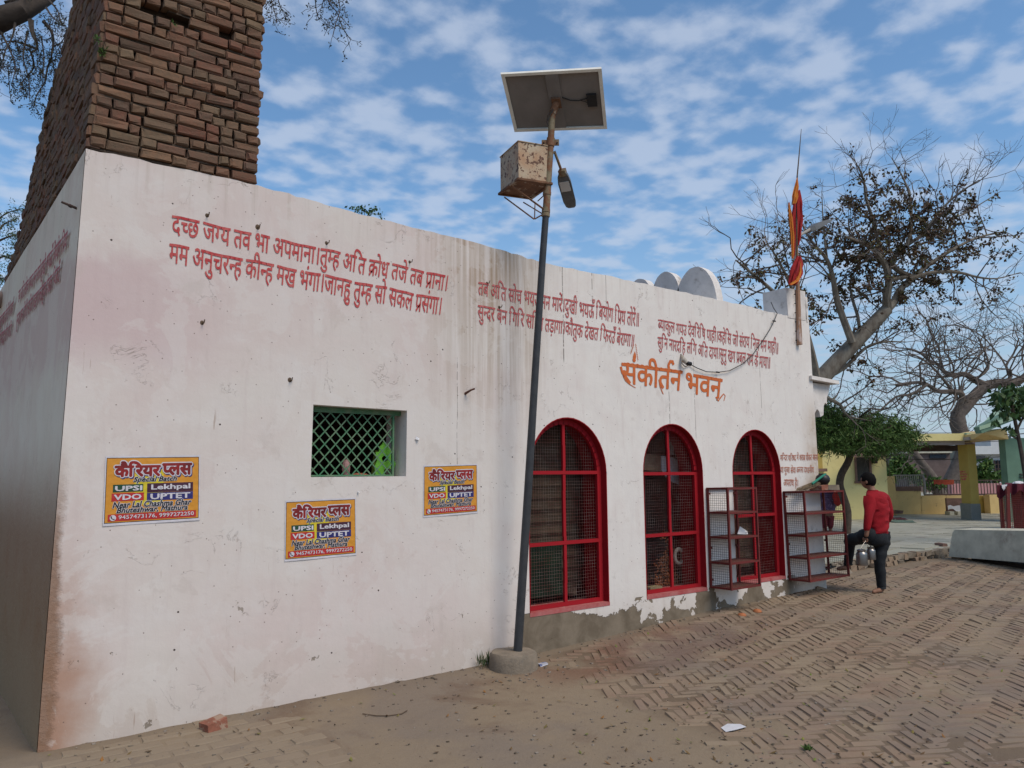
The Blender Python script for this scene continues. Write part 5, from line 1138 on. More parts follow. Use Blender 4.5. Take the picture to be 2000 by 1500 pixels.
# plant on the roof edge
pr=thing('roof_weed','small green weed growing on the roof edge above the verses','plant',at(715,418,5.9)); tb=MB(); lv=Leaves(); c0=onY(710,421,.3)
for px in ([(712,424),(700,412),(686,408)],[(712,424),(712,412),(705,406)],[(715,426),(728,416),(745,421)],[(715,426),(722,414),(730,410)]):
    P=[onY(x,y,.3) for x,y in px]; tb.tube(P,.003,4,False)
    for p in P[1:]:
        for _ in range(16): lv.add(p+rv(.018),random.uniform(.02,.04),.010,None)
ob('stems',tb,M['stem'],pr); ob('foliage',lv.mb(),LEAFP,pr)
# weeds on the tower corner
tf=thing('wall_weed','small green fern growing from the corner of the brick tower','plant',onY(196,100,-.02)); lv=Leaves()
for x,y,n_ in ((197,104,50),(190,80,18),(186,72,10),(340,45,14),(203,98,20)):
    for _ in range(n_): lv.add(onY(x+random.gauss(0,3),y+random.gauss(0,3.),-.03),random.uniform(.02,.035),.005,rv(.7)+np.array([0,-.6,.1]))
ob('foliage',lv.mb(),LEAFG,tf)
# ------------------------------------------------------------------ solar street light
pb=onZ(1003,1318,.03); Dp=hd(pb); base=np.array([pb[0],pb[1],.0])
sl=thing('solar_street_light','leaning charcoal solar street light pole in a round concrete footing','street light',base)
b=MB(); rB=.0; Lp=at(955,1300,Dp);Rp=at(1050,1300,Dp); rB=np.linalg.norm(Rp-Lp)/2; cB=(Lp+Rp)/2
zt_=.235; prof=[(rB*1.02,-.10),(rB*1.03,.05),(rB,.16),(rB*.97,zt_-.02),(rB*.90,zt_),(.03,zt_+.006)]
b.lathe((cB[0],cB[1],0),prof,40); V=b.arr(); V=V+np.array([[.012*nz(q[0],q[1],7,q[2]*5),.012*nz(q[1],q[2],7,1),.008*nz(q[0],q[1],9,3)] for q in V]); b.v=[V]; ob('footing',b,M['conc'],sl,smooth=True)
Dp0=hd((cB[0],cB[1],0)); P=lambda x,y,d=0.: at(x,y,Dp0+d)
b=MB(); b.tube([P(1009.5,1300),P(1030,980),P(1047,700),P(1060,500),P(1066,420)],[.041,.038,.0345,.033,.032],20); ob('pole',b,M['pole'],sl,smooth=True)
b=MB(); b.tube([P(1066,424),P(1072,330),P(1076,270),P(1079,215)],[.036,.034,.033,.032],18); ob('upper_pole',b,M['polerust'],sl,smooth=True)
b=MB(); b.tube([P(1074.6,286),P(1076,270)],[.041,.041],18); fb=MB(); fbox(fb,1058,273,1069,284,Dp0-.01,.02); fbox(fb,1082,272,1092,283,Dp0-.01,.02); b.add(fb.arr(),fb.f); cl_=ob('clamp',b,M['polerust'],sl,smooth=True)
for x in (1062,1088): b=MB(); b.tube([P(x,279,-.03),P(x,279,.0)],.008,6); ob('bolt',b,M['black'],cl_)
for y in (378,412,420): b=MB(); b.tube([P(1068.5-(y-378)*.06,y-3),P(1068.2-(y-378)*.06,y+3)],[.041,.041],16); ob('clamp',b,M['polerust'],sl,smooth=True)
for k in range(3):
    b=MB(); xx=1073+k*1.5
    b.tube([P(1079,212,-.04),P(1070,225,-.05),P(1068,238,-.04),P(1071,246,-.04)] if k==0 else [P(1080+k,214,-.04),P(1074+k,222,-.05),P(1069+k,235,-.05)],.004,5,False); ob('cable',b,M['cable'],sl)
# panel
sp_=MB(); c4=[P(978,145,-.24),P(1175,134,-.24),P(1186,252,.24),P(1005,258,.24)]
def panel():
    tl_,tr,br_,bl=c4; u_=(tr-tl_); v_=(bl-tl_); nrm=np.cross(v_,u_); nrm/=np.linalg.norm(nrm)
    if nrm[2]<0: nrm=-nrm
    def q(a,c,o): return tl_*(1-a)*(1-c)+tr*a*(1-c)+br_*a*c+bl*(1-a)*c+nrm*o
    def bar(a0,c0,a1,c1,o0,o1):
        b=MB(); V=[q(a0,c0,o0),q(a1,c0,o0),q(a1,c1,o0),q(a0,c1,o0),q(a0,c0,o1),q(a1,c0,o1),q(a1,c1,o1),q(a0,c1,o1)]
        b.add(V,[(0,1,2,3),(7,6,5,4),(0,4,5,1),(1,5,6,2),(2,6,7,3),(3,7,4,0)]); return b
    p0=ob('solar_panel',bar(.01,.01,.99,.99,.022,.028),M['panelback'],sl)
    ob('cell_sheet',bar(.012,.012,.988,.988,.0285,.031),M['cell'],p0)
    for a in ((0,0,1,.045),(0,.955,1,1)): ob('frame_rail',bar(*a,.0,.036),M['alum'],p0)
    for a in ((0,.046,.035,.954),(.965,.046,1,.954)): ob('frame_rail',bar(*a,.0,.036),M['alum'],p0)
    ob('support_channel',bar(.43,.02,.565,.98,.002,.0215),M['panelback'],p0)
    ob('junction_box',bar(.82,.40,.92,.60,-.012,.0218),M['black'],p0)
    b=MB(); b.tube([q(.57,.44,.012),q(.65,.49,.004),q(.73,.50,.004),q(.82,.47,.005)],.006,6,False); b.tube([q(.75,.50,.006),q(.82,.54,.005)],.003,5,False); ob('cable',b,M['cable'],p0)
    b=MB(); mid=q(.5,.50,.0); b.box(mid-nrm*.02,u_/np.linalg.norm(u_)*.045,v_/np.linalg.norm(v_)*.05,nrm*.02); b.tube([P(1079,222),mid-nrm*.02],.038,14); ob('pivot_bracket',b,M['boxund'],sl)
panel()
# battery box
B0=P(1013,348,-.14); zb=B0[2]; B1=onZ(1074,357,zb); B2=onZ(972,381,zb); hT=P(1016,276,-.14)[2]-zb
b1=B1-B0; b2=B2-B0; L1=.33; b1=b1/np.linalg.norm(b1)*min(np.linalg.norm(b1),.36); b2=b2/np.linalg.norm(b2)*min(np.linalg.norm(b2),.42)
n1_=np.array([b1[1],-b1[0],0]); 
bx=MB(); cB2=B0+b1/2+b2/2+UP*hT/2; bx.box(cB2,b1/2,b2/2,UP*hT/2); bo=ob('battery_box',bx,M['boxrust'],sl)
b=MB(); b.box(cB2-UP*(hT/2+.004),b1/2*1.0,b2/2*1.0,UP*.0035); ob('box_floor',b,M['boxund'],bo)
b=MB(); b.box(cB2+UP*(hT/2+.004),b1/2*1.04,b2/2*1.04,UP*.0035); ob('lid',b,M['boxrust'],bo)
fr=MB(); zf=zb-.015
e00,e10,e11,e01=[B0+a*b1*1.06+c*b2*1.06-UP*.012-b1*.03-b2*.03 for a,c in((0,0),(1,0),(1,1),(0,1))]
for p,q in ((e00,e10),(e10,e11),(e11,e01),(e01,e00)):
    b=MB(); d=(q-p)/2; n_=np.cross(d,UP); n_/=np.linalg.norm(n_); b.box((p+q)/2,d*1.03,n_*.012,UP*.010); ob('tray_angle',b,M['boxund'],sl)
for x0,y0,x1,y1,d0,d1,rr in ((998,362,1068,413,-.1,-.02,.010),(985,385,1043,428,.10,-.02,.007),(1022,395,1060,418,.05,-.01,.006),(1045,395,1044,428,.0,.0,.007),(1044,428,1070,413,.0,-.03,.007),(1050,393,1073,372,.05,.0,.006)):
    b=MB(); b.tube([P(x0,y0,d0),P(x1,y1,d1)],rr,4); ob('strut',b,M['boxund'],sl)
# lamp arm and head
b=MB(); b.tube([P(1079,300,.03),P(1083,296,.05),P(1091,318,.10),P(1099,340,.16)],.013,10); ob('lamp_arm',b,M['polerust'],sl,smooth=True)
hd_=MB(); A0=P(1098,334,.15); A1=P(1117,405,.42); ax=(A1-A0); L=np.linalg.norm(ax); ax/=L; sd_=np.cross(ax,UP); sd_/=np.linalg.norm(sd_); tp=np.cross(sd_,ax)
def sec(t,w_,h0,h1): c=A0+ax*L*t; return [c-sd_*w_+tp*h0,c+sd_*w_+tp*h0,c+sd_*w_*.75+tp*h1,c-sd_*w_*.75+tp*h1]
S=[sec(0,.03,-.02,.02),sec(.12,.055,-.03,.03),sec(.3,.068,-.03,.036),sec(.8,.066,-.025,.026),sec(.95,.052,-.02,.018),sec(1,.03,-.012,.010)]
V=[q for s_ in S for q in s_]; fc=[(4*i+k,4*i+(k+1)%4,4*i+4+(k+1)%4,4*i+4+k) for i in range(5) for k in range(4)]+[(3,2,1,0),(20,21,22,23)]
hd_.add(V,fc); lh=ob('lamp_head',hd_,M['grey'],sl)
b=MB(); c=A0+ax*L*.38; b.box(c-tp*.034,ax*L*.13,sd_*.05,tp*.003); ob('lamp_lens',b,M['lens'],lh)
b=MB(); b.box(A0+ax*.02,ax*.035,sd_*.035,tp*.03); ob('arm_joint',b,M['polerust'],lh)
# ------------------------------------------------------------------ shoe racks
def rack(X0,X1,zb,zt_,shz,label,lean=0.):
    t_=thing('shoe_rack',label,'rack',((X0+X1)/2,-.15,zb),'red steel mesh racks fixed to the wall'); yb,yf=-.012,-.305; r_=.012
    for x in (X0,X1):
        for y in (yb-.01,yf):
            b=MB(); b.box((x,y,(zb+zt_)/2),(r_,0,0),(0,r_,0),(lean,0,(zt_-zb)/2+r_)); ob('post',b,M['rust'],t_)
    for k,z in enumerate([zb]+shz+[zt_]):
        o_=lean*(2*(z-zb)/(zt_-zb)-1)
        for (x0,y0,x1,y1) in ((X0,yf,X1,yf),(X0,yb-.01,X1,yb-.01),(X0,yb,X0,yf),(X1,yb,X1,yf)):
            b=MB(); c=np.array([(x0+x1)/2+o_,(y0+y1)/2,z]); d=np.array([(x1-x0)/2,(y1-y0)/2,0]); n_=np.cross(d,UP); n_/=np.linalg.norm(n_); b.box(c,d*.985,n_*(r_-.001),(0,0,r_-.001)); ob('rail',b,M['rust'],t_)
        if k<len(shz)+1:
            b=MB(); 
            nb=int((X1-X0)/.035)
            for i in range(nb): xx=X0+.02+(X1-X0-.04)*(i+.5)/nb+o_; b.aabb((xx-.0145,yf+.012,z+.004),(xx+.0145,yb-.02,z+.009))
            ob('shelf',b,M['rustshelf'],t_)
    for sx in (X0,X1):
        w2=MB(); y=yf+.02
        while y<yb-.01: w2.tube([(sx-lean,y,zb),(sx+lean,y,zt_)],.0018,3,False); y+=.028
        z=zb+.02
        while z<zt_-.01: o_=lean*(2*(z-zb)/(zt_-zb)-1); w2.tube([(sx+o_,yf,z),(sx+o_+.003,(yf+yb)/2,z+random.uniform(-.004,.004)),(sx+o_,yb,z)],.0018,3,False); z+=.028
        ob('wire_side',w2,M['wiredark'],t_,kind='stuff')
    for zq in (zb+.08,zb+.45,zt_-.06): 
        for sx in (X0+.02,X1-.02):
            b=MB(); b.aabb((sx-.012,yb-.018,zq-.012),(sx+.025,yb+.008,zq+.012)); ob('wall_lug',b,M['rust'],t_)
    return t_
rack(6.90,7.45,.505,1.645,[.79,1.08,1.365],'narrow red mesh rack in front of the last arched window')
rack(8.50,9.44,.455,1.575,[.74,1.02,1.30],'wider red mesh rack past the painted notice, holding a broom and pot',-.02)
R2Z=1.59
b=MB(); q0=np.array((6.97+.16,-.12,1.095)); V=[onY(1440,1043,-.15),onY(1461,1044,-.15),onY(1459,1037,-.12),onY(1445,1028,-.08)]; b.add(V,[(0,1,2,3)]); V2=[v+np.array([0,-.002,0]) for v in V]; b.add(V2,[(3,2,1,0)]); ob('paper_sheet',b,M['paper'],None,label='white paper propped on the middle shelf of the narrow rack',cat='paper')
# broom, pipe, pot, bricks on the rack
bq=thing('straw_broom','dry straw broom lying across the top of the wide rack','broom',(8.9,-.15,R2Z))
b=MB(); h0=onY(1607,942,-.15)
for k in range(90):
    e=onY(1553+random.uniform(0,22),959-random.uniform(0,5),-.15+random.uniform(-.1,.1)); e[2]=max(e[2],R2Z+.004); mid=(h0+e)/2+rv(.012); 
    b.tube([h0+rv(.008),mid+UP*.02,e],.0028,3,False)
ob('bristles',b,M['straw'],bq)
b=MB(); b.tube([h0+np.array([-.06,0,-.012]),h0+np.array([.03,0,.005])],.026,8); ob('binding',b,M['straw'],bq)
b=MB(); b.tube([onY(1586,945,-.2),onY(1612,926,-.2)],.016,8); ob('plastic_pipe',b,M['greenpipe'],None,label='short green plastic pipe resting on the straw broom',cat='pipe',smooth=True)
for k,(x0,x1) in enumerate(((1594,1607),(1607,1629))):
    a=onY(x0,950,-.17); c_=onY(x1,950,-.17); b=MB(); b.box(((a[0]+c_[0])/2,-.16,R2Z+.036),((c_[0]-a[0])/2-.004,0,0),(0,.09,0),(0,0,.034),.006); ob('loose_brick',b,[M['brickred'],M['conc']][k],None,label=['orange-red brick on the wide rack under the black pot','dusty grey brick on the wide rack next to the orange-red one'][k],cat='brick')
pc=onY(1607,938,-.16); pc[2]=R2Z+.072+.075; b=MB(); b.lathe(pc-UP*.075,[(.03,0),(.065,.012),(.092,.05),(.094,.085),(.078,.12),(.05,.14),(.052,.15),(.04,.152)],20); ob('black_pot',b,M['black'],None,smooth=True,label='round shiny black pot on bricks on top of the wide rack',cat='pot')
for k,(x,y) in enumerate(((1608,1112),(1622,1108))):
    p=onZ(x,y,.475); b=MB(); b.box(p+UP*.004,(.12,.03,0),(-.012,.045,0),(0,0,.010),.004); so_=ob('rubber_sandal',b,M['sandal'],None,label=['dark rubber sandal lying at the left on the lowest shelf of the wide rack','dark rubber sandal beside the foot on the lowest shelf'][k],cat='sandal',group='sandals on the rack')
    b=MB(); b.tube([p+np.array([-.02,-.04,.015]),p+np.array([.02,0,.05]),p+np.array([.03,.04,.015])],.010,6); ob('strap',b,M['sandal'],so_)
# ------------------------------------------------------------------ people
def skin(name,verts,edges,rad,m,parent,sub=2,root=0,label=None):
    me=bpy.data.meshes.new(name); o_=org(parent); me.from_pydata([tuple(np.array(v)-o_) for v in verts],edges,[]); me.update()
    o=bpy.data.objects.new(name,me); COL.objects.link(o); md=o.modifiers.new('s','SKIN'); md.use_smooth_shade=True
    for i,s_ in enumerate(me.skin_vertices[0].data):
        r_=rad[i]; s_.radius=(r_,r_) if np.isscalar(r_) else r_; s_.use_root=(i==root)
    ms=o.modifiers.new('d','SUBSURF'); ms.levels=sub; ms.render_levels=sub
    dg=bpy.context.evaluated_depsgraph_get(); dg.update(); m2=bpy.data.meshes.new_from_object(o.evaluated_get(dg)); bpy.data.objects.remove(o)
    m2.materials.clear(); m2.materials.append(m); m2.polygons.foreach_set('use_smooth',[True]*len(m2.polygons))
    o=bpy.data.objects.new(name,m2); COL.objects.link(o); o.parent=parent; ORG[o.name]=o_
    if label: o['label']=label
    return o
ft=onZ(1713,1158,.235); Dm=hd(ft); Mp=lambda x,y,d=0.: at(x,y,Dm+d)
man=thing('person','man in red sweater and dark jeans stepping up barefoot, holding two milk cans','person',ft)
heel=onZ(1656,1113,.475); toe=onZ(1634,1114,.475); dl=hd(heel)-Dm
kneeL=Mp(1660,1056,dl*.8-.02); ankL=heel+UP*.055+ (heel-toe)*.05
hipL=Mp(1698,1046,-.04); hipR=Mp(1722,1046,.06); kneeR=Mp(1718,1096,.02); ankR=Mp(1722,1150,.05)
pel=Mp(1710,1036,0); wai=Mp(1712,1014,.0); che=Mp(1714,988,-.0); upc=Mp(1712,969,-.01); nek=Mp(1704,960,.01); n2_=Mp(1701,953,.03); hed=Mp(1695,941,.05); htop=Mp(1694,932,.05)
shL=Mp(1702,976,-.08); elL=Mp(1696,1010,-.17); wrL=Mp(1693,1041,-.18); haL=Mp(1691,1050,-.18)
shR=Mp(1729,972,.08); elR=Mp(1738,1008,.10); wrR=Mp(1727,1022,.26)
body_v=[pel,wai,che,upc,nek,n2_,hed,htop,shL,elL,wrL,haL,shR,elR,wrR,hipL,kneeL,ankL,heel+UP*.03,(heel+toe)/2+UP*.028,toe+UP*.018,hipR,kneeR,ankR,ft+UP*.035+(ankR-ft)*np.array([1,1,0]),ft+(ankR-ft)*np.array([.3,.3,0])+UP*.03,Mp(1704,1158,-.06)*np.array([1,1,0])+UP*.255]
body_e=[(0,1),(1,2),(2,3),(3,4),(4,5),(5,6),(6,7),(3,8),(8,9),(9,10),(10,11),(3,12),(12,13),(13,14),(0,15),(15,16),(16,17),(17,18),(18,19),(19,20),(0,21),(21,22),(22,23),(23,24),(24,25),(25,26)]
body_r=[.085,.09,.11,.08,.05,.05,.075,.068,.055,.042,.03,.032,  .055,.042,.03,.06,.05,.038,.034,.034,.022,.06,.05,.038,.036,.033,.022]
Fd=-RH*.58+FH*.81; Fd/=np.linalg.norm(Fd); Sd=np.cross(UP,Fd)
def loft(rings,m,name,n=28,wr=.004,seed=0.):
    b=MB(); V=[]
    for (c,rx,ry) in rings:
        for k in range(n):
            a=2*math.pi*k/n; q=c+Sd*math.cos(a)*rx+Fd*math.sin(a)*ry; w_=wr*(mnoise.noise(Vector((q*11+seed)*np.array([.8,.8,2.2])))*2+.6*math.sin(q[2]*60+math.cos(a)*4)); V.append(q+(Sd*math.cos(a)+Fd*math.sin(a))*w_)
    m_=len(rings); b.add(V,[(i*n+k,i*n+(k+1)%n,(i+1)*n+(k+1)%n,(i+1)*n+k) for i in range(m_-1) for k in range(n)]+[tuple(range(n)),tuple(range((m_-1)*n,m_*n))[::-1]]); return ob(name,b,m,man,smooth=True)
def SWEATER_LOFT():
    lv_=[(1042,.125,.10),(1043.5,.150,.118),(1040,.160,.125),(1034,.168,.130),(1025,.172,.130),(1012,.176,.128),(998,.184,.128),(985,.190,.125),(975,.188,.115),(969,.172,.100),(964.5,.140,.082),(961,.095,.07),(958.5,.066,.062),(957,.060,.056)]
    rg=[]
    for y,rx,ry in lv_: t_=(y-957)/86.; rg.append((Mp(1704.5+10*min(1,t_*3.2)-2*max(0,t_-.6),y,-.0),rx,ry))
    # finer rings by interpolation
    R2=[]
    for a_,c_ in zip(rg[:-1],rg[1:]):
        for k in range(3): t_=k/3; R2.append((a_[0]*(1-t_)+c_[0]*t_,a_[1]*(1-t_)+c_[1]*t_,a_[2]*(1-t_)+c_[2]*t_))
    R2.append(rg[-1]); loft(R2,M['sweater'],'sweater_body',48,.010)
body_o=skin('body',body_v,body_e,body_r,M['skin'],man)
skin('sweater',[Mp(1712,1036,.0),Mp(1713,1018),che,upc,Mp(1706,963,0),shL,elL,Mp(1692,1039,-.18),shR,elR,wrR],[(0,1),(1,2),(2,3),(3,4),(3,5),(5,6),(6,7),(3,8),(8,9),(9,10)],[.10,.11,.12,.09,.05,.078,.060,.046,.076,.060,.048],M['sweater'],man)
SWEATER_LOFT()
JB=MB()
def cat(P,n=4):
    P=[np.array(p,float) for p in P]; o=[]
    for i in range(len(P)-1):
        a,b_,c,d=P[max(i-1,0)],P[i],P[i+1],P[min(i+2,len(P)-1)]
        for k in range(n): t=k/n; o.append(.5*((2*b_)+(-a+c)*t+(2*a-5*b_+4*c-d)*t*t+(-a+3*b_-3*c+d)*t**3))
    o.append(P[-1]); return o
for K_,(P_,r_) in enumerate((([hipL+UP*.03+RH*.02,hipL-RH*.03,(hipL+kneeL)/2,kneeL+UP*.005,kneeL-UP*.05,(kneeL+ankL)/2,ankL+UP*.04,ankL+UP*.012],[.095,.100,.090,.076,.070,.064,.056,.060]),([hipR+UP*.05,hipR-UP*.06,(hipR+kneeR)/2,kneeR,(kneeR+ankR)/2,ankR+UP*.05,ankR+UP*.0],[.105,.110,.092,.074,.066,.057,.060]))):
    C=cat(P_,6); RR=[float(q) for q in np.interp(np.linspace(0,len(r_)-1,len(C)),range(len(r_)),r_)]
    RR=[q*(1+.035*math.sin(i*1.7+K_)+.03*math.sin(i*.9)) for i,q in enumerate(RR)]; JB.tube(C,RR,18)
V=JB.arr(); V=V+np.array([[.005*nz(q[0],q[1],16,q[2]*14),.005*nz(q[1],q[0],16,q[2]*14),0] for q in V]); JB.v=[V]
rg=[(Mp(1712,y,.0),rx,ry) for y,rx,ry in ((1030,.14,.11),(1038,.150,.122),(1044,.158,.134),(1052,.160,.140),(1059,.150,.130),(1065,.10,.09),(1067,.03,.03))]
for a_ in range(len(rg)): pass
n_=28; Vp=[]
for c,rx,ry in rg:
    for k in range(n_): a=2*math.pi*k/n_; Vp.append(c+Sd*math.cos(a)*rx+Fd*math.sin(a)*ry)
JB.add(Vp,[(i*n_+(k+1)%n_,i*n_+k,(i+1)*n_+k,(i+1)*n_+(k+1)%n_) for i in range(len(rg)-1) for k in range(n_)]); ob('jeans',JB,M['jeans'],man,smooth=True)
b=MB()
Fh_=-RH*.80+FH*.60; Fh_/=np.linalg.norm(Fh_); Sh_=np.cross(UP,Fh_); hc=hed+UP*.012
b.ell(hc,(.074,.092,.108),20,14,[Sh_,Fh_,UP]); ob('head',b,M['skin'],man,smooth=True)
b=MB(); b.ell(hc+UP*.010-Fh_*.004,(.085,.102,.112),28,20,[Sh_,Fh_,UP]); V=b.arr(); keep=[]
for g in b.f:
    c=V[list(g)].mean(0)-hc; 
    if (c@Fh_>.050 and c@UP<.052) or (c@UP<-.050-.25*max(0,-(c@Fh_)) ) or (c@Fh_>.015 and c@UP<-.01): continue
    keep.append(g)
b.f=keep; V=V+np.array([[.004*mnoise.noise(Vector(q*40)),.004*mnoise.noise(Vector(q*40+3)),.006*mnoise.noise(Vector(q*30+7))] for q in V]); b.v=[V]; ob('hair',b,M['hair'],man,smooth=True)
hed=hc; Fd_=Fd; Fd=Fh_; Sd_=Sd; Sd=Sh_
b=MB(); b.ell(hed+Fd*.090-UP*.012,(.011,.016,.018),8,6,[Sd,Fd,UP]); ob('nose',b,M['skin'],man,smooth=True)
for sg in (-1,1): b=MB(); b.ell(hed+Sd*.078*sg-UP*.012,(.010,.018,.028),10,7,[Sd,Fd,UP]); ob('ear',b,M['skin'],man,smooth=True)
b=MB(); b.tube([hed+Sd*.075+UP*.012,hed+Sd*.06+Fd*.09+UP*.010,hed+Fd*.10+UP*.008,hed-Sd*.06+Fd*.09+UP*.01],.003,4); b.tube([hed+Fd*.10+Sd*.035+UP*.006+.018*(math.cos(a)*UP+math.sin(a)*Sd) for a in np.linspace(0,6.28,10)],.002,4); ob('spectacles',b,M['black'],man)
Fd=Fd_; Sd=Sd_
# fingers
for k in range(4):
    p0=haL+Fd*(-.02+.014*k)+UP*-.01; skin('finger',[p0,p0-UP*.028+RH*.004,p0-UP*.045-RH*.010,p0-UP*.040-RH*.024],[(0,1),(1,2),(2,3)],[.0085,.008,.0075,.006],M['skin'],man,1)
p0=haL+Fd*.03; skin('thumb',[p0,p0-UP*.02+Fd*.012,p0-UP*.038+Fd*.004],[(0,1),(1,2)],[.010,.009,.007],M['skin'],man,1)
b=MB(); b.tube([Mp(1678,1000,-.22),Mp(1678,1001,-.22)],.001,3)
# cans
def can(x,y,d,rx,h,label):
    c=Mp(x,y,d); t_=thing('milk_can',label,'milk can',c,'steel milk cans held by the man')
    b=MB(); b.lathe(c,[(rx*.96,0),(rx,.01),(rx,h*.68),(rx*.97,h*.74),(rx*.72,h*.84),(rx*.68,h*.88)],20); ob('body',b,M['steel'],t_,smooth=True)
    b=MB(); b.lathe(c,[(rx*.74,h*.86),(rx*.78,h*.88),(rx*.78,h*.96),(rx*.6,h*1.0),(rx*.1,h*1.01)],20); b.tube([c+UP*h,c+UP*(h+.015)],.008,6); ob('lid',b,M['steel'],t_,smooth=True)
    hk=haL-UP*.035; a_=c+UP*h*.86-Sd*rx*.75; e_=c+UP*h*.86+Sd*rx*.75
    b=MB(); b.tube([a_,(a_+hk)/2-Sd*.012,hk,(e_+hk)/2+Sd*.012,e_],.0025,5,False); ob('handle',b,M['steel'],t_)
can(1684,1104,-.24,.071,.205,'larger steel milk can hanging nearest the raised leg'); can(1702,1093,-.08,.058,.165,'smaller steel milk can hanging beside the standing leg')
# woman beyond the rack
fw=onZ(1617,1040,.42); Dw=hd(fw); Wp=lambda x,y,d=0.: at(x,y,Dw+d)
wm=thing('person','woman in purple tunic and maroon trousers with a red bag, seen through the rack','person',fw)
wv=[Wp(1617,1000),Wp(1617,980),Wp(1615,960),Wp(1613,950),Wp(1611,938),Wp(1610,930),Wp(1611,1012),Wp(1610,1026),Wp(1609,1039),Wp(1622,1012),Wp(1622,1026),Wp(1622,1039),Wp(1603,957),Wp(1600,975),Wp(1603,990,-.1),Wp(1625,957),Wp(1630,975),Wp(1632,992),Wp(1606,1040.5,-.12),Wp(1619,1040.5,-.12)]
we=[(0,1),(1,2),(2,3),(3,4),(4,5),(0,6),(6,7),(7,8),(0,9),(9,10),(10,11),(2,12),(12,13),(13,14),(2,15),(15,16),(16,17),(8,18),(11,19)]
wr=[.13,.11,.11,.05,.09,.08,.07,.05,.035,.07,.05,.035,.05,.04,.03,.05,.04,.03,.03,.03]
skin('body',wv,we,wr,M['skin'],wm)
skin('tunic',[Wp(1618,1006),Wp(1617,985),Wp(1615,960),Wp(1613,953),Wp(1603,957),Wp(1600,974),Wp(1625,957),Wp(1630,972)],[(0,1),(1,2),(2,3),(2,4),(4,5),(2,6),(6,7)],[.20,.17,.15,.06,.075,.055,.075,.055],M['purple'],wm)
skin('trousers',[Wp(1617,1000),Wp(1611,1010),Wp(1610,1034),Wp(1622,1010),Wp(1622,1034)],[(0,1),(1,2),(0,3),(3,4)],[.12,.10,.06,.10,.06],M['maroonpants'],wm)
b=MB(); b.ell(Wp(1609,936),(.10,.10,.12),12,9); ob('hair',b,M['hair'],wm,smooth=True)
b=MB(); b.ell(Wp(1637,972,-.2),(.14,.12,.20),14,10,None,.3); b.tube([Wp(1632,955,-.15),Wp(1636,962,-.2)],.03,6); ob('red_bag',b,M['redcloth'],None,smooth=True,label='bright red cloth bag carried by the woman beyond the rack',cat='bag')
# ------------------------------------------------------------------ flag, post, lamp on the corner pier
fp=onY(1558,560,-.03); 
pt=thing('wooden_post','reddish wooden post fixed upright to the corner pier','post',onY(1562,670,-.03))
b=MB(); b.tube([onY(1562,673,-.035),onY(1560,620,-.035),onY(1558,557,-.035),onY(1557,520,-.03),onY(1556,462,-.03)],[.042,.036,.033,.022,.020],6); ob('post_shaft',b,M['post'],pt)
for k in range(6): 
    p=onY(1551+k*.6,575+k*18,-.02); b=MB(); b.tube([p,p+np.array([0,-.02,0])],.007,6); ob('nail',b,M['black'],pt)
fs=thing('flag_staff','thin bamboo staff carrying wrapped red and marigold temple flags','flag',onY(1556,555,-.05))
b=MB(); b.tube([onY(1556,552,-.07),onY(1556,450,-.07),onY(1557,345,-.07),onY(1561,300,-.07),onY(1565,252,-.07)],[.016,.013,.011,.008,.004],6); ob('staff',b,M['stick'],fs)
def drape(px,w_,Y,m,name,ph=0.,n=10):
    "gathered cloth hanging along a centre line: folded section"
    b=MB(); K=20; P=[onY(x,y,Y) for x,y in px]; tt=np.linspace(0,len(P)-1,26); V=[]
    for i,t_ in enumerate(tt):
        k=min(int(t_),len(P)-2); c=P[k]*(1-(t_-k))+P[k+1]*(t_-k); ww=.85*float(np.interp(t_,range(len(w_)),w_))
        for j in range(K):
            a=2*math.pi*j/K; fr_=1+.35*math.sin(5*a+ph+t_*1.1)+.15*math.sin(9*a+2*t_); V.append(c+np.array([math.cos(a)*ww*fr_,math.sin(a)*ww*.7*fr_,.01*math.sin(3*a+t_)]))
    b.add(V,[(i*K+j,i*K+(j+1)%K,(i+1)*K+(j+1)%K,(i+1)*K+j) for i in range(25) for j in range(K)]); return ob(name,b,m,fs,smooth=True)
drape([(1557,348),(1556,365),(1553,385),(1551,400)],[.008,.035,.05,.03],-.09,M['flagyel'],'marigold_cloth',.5)
drape([(1560,372),(1560,400),(1561,430),(1559,460),(1558,480)],[.02,.065,.062,.045,.02],-.07,M['flagred'],'red_cloth',1.)
drape([(1552,398),(1550,430),(1551,465),(1550,500)],[.02,.035,.03,.02],-.10,M['flagred'],'red_cloth',2.)
drape([(1541,396),(1544,425),(1548,460),(1548,505)],[.012,.032,.03,.018],-.10,M['flagyel'],'marigold_cloth',3.)
drape([(1561,500),(1557,518),(1553,535),(1548,555)],[.03,.085,.10,.07],-.13,M['flagred'],'red_cloth',4.)
drape([(1563,510),(1562,530),(1556,548),(1543,556)],[.01,.028,.035,.02],-.17,M['flagyel'],'marigold_cloth',5.)
la=thing('street_lamp','grey curved arm lamp leaning out behind the temple flags','lamp',onY(1553,545,.1))
b=MB(); b.tube([onY(1554,552,.12),onY(1554,500,.12),onY(1554,476,.12),onY(1557,464,.12),onY(1566,457,.12),onY(1584,447,.12)],.022,10); ob('lamp_arm',b,M['irong'],la,smooth=True)
b=MB(); A0=onY(1581,450,.12);A1=onY(1620,431,.12); ax=A1-A0; L=np.linalg.norm(ax); ax/=L; sd_=np.array([0,1.,0]); tp=np.cross(sd_,ax)*-1; tp=tp if tp[2]>0 else -tp
S=[sec(0,.03,-.02,.02),sec(.12,.07,-.03,.045),sec(.4,.085,-.02,.055),sec(.8,.075,-.015,.035),sec(.97,.05,-.01,.015),sec(1,.03,-.008,.008)]
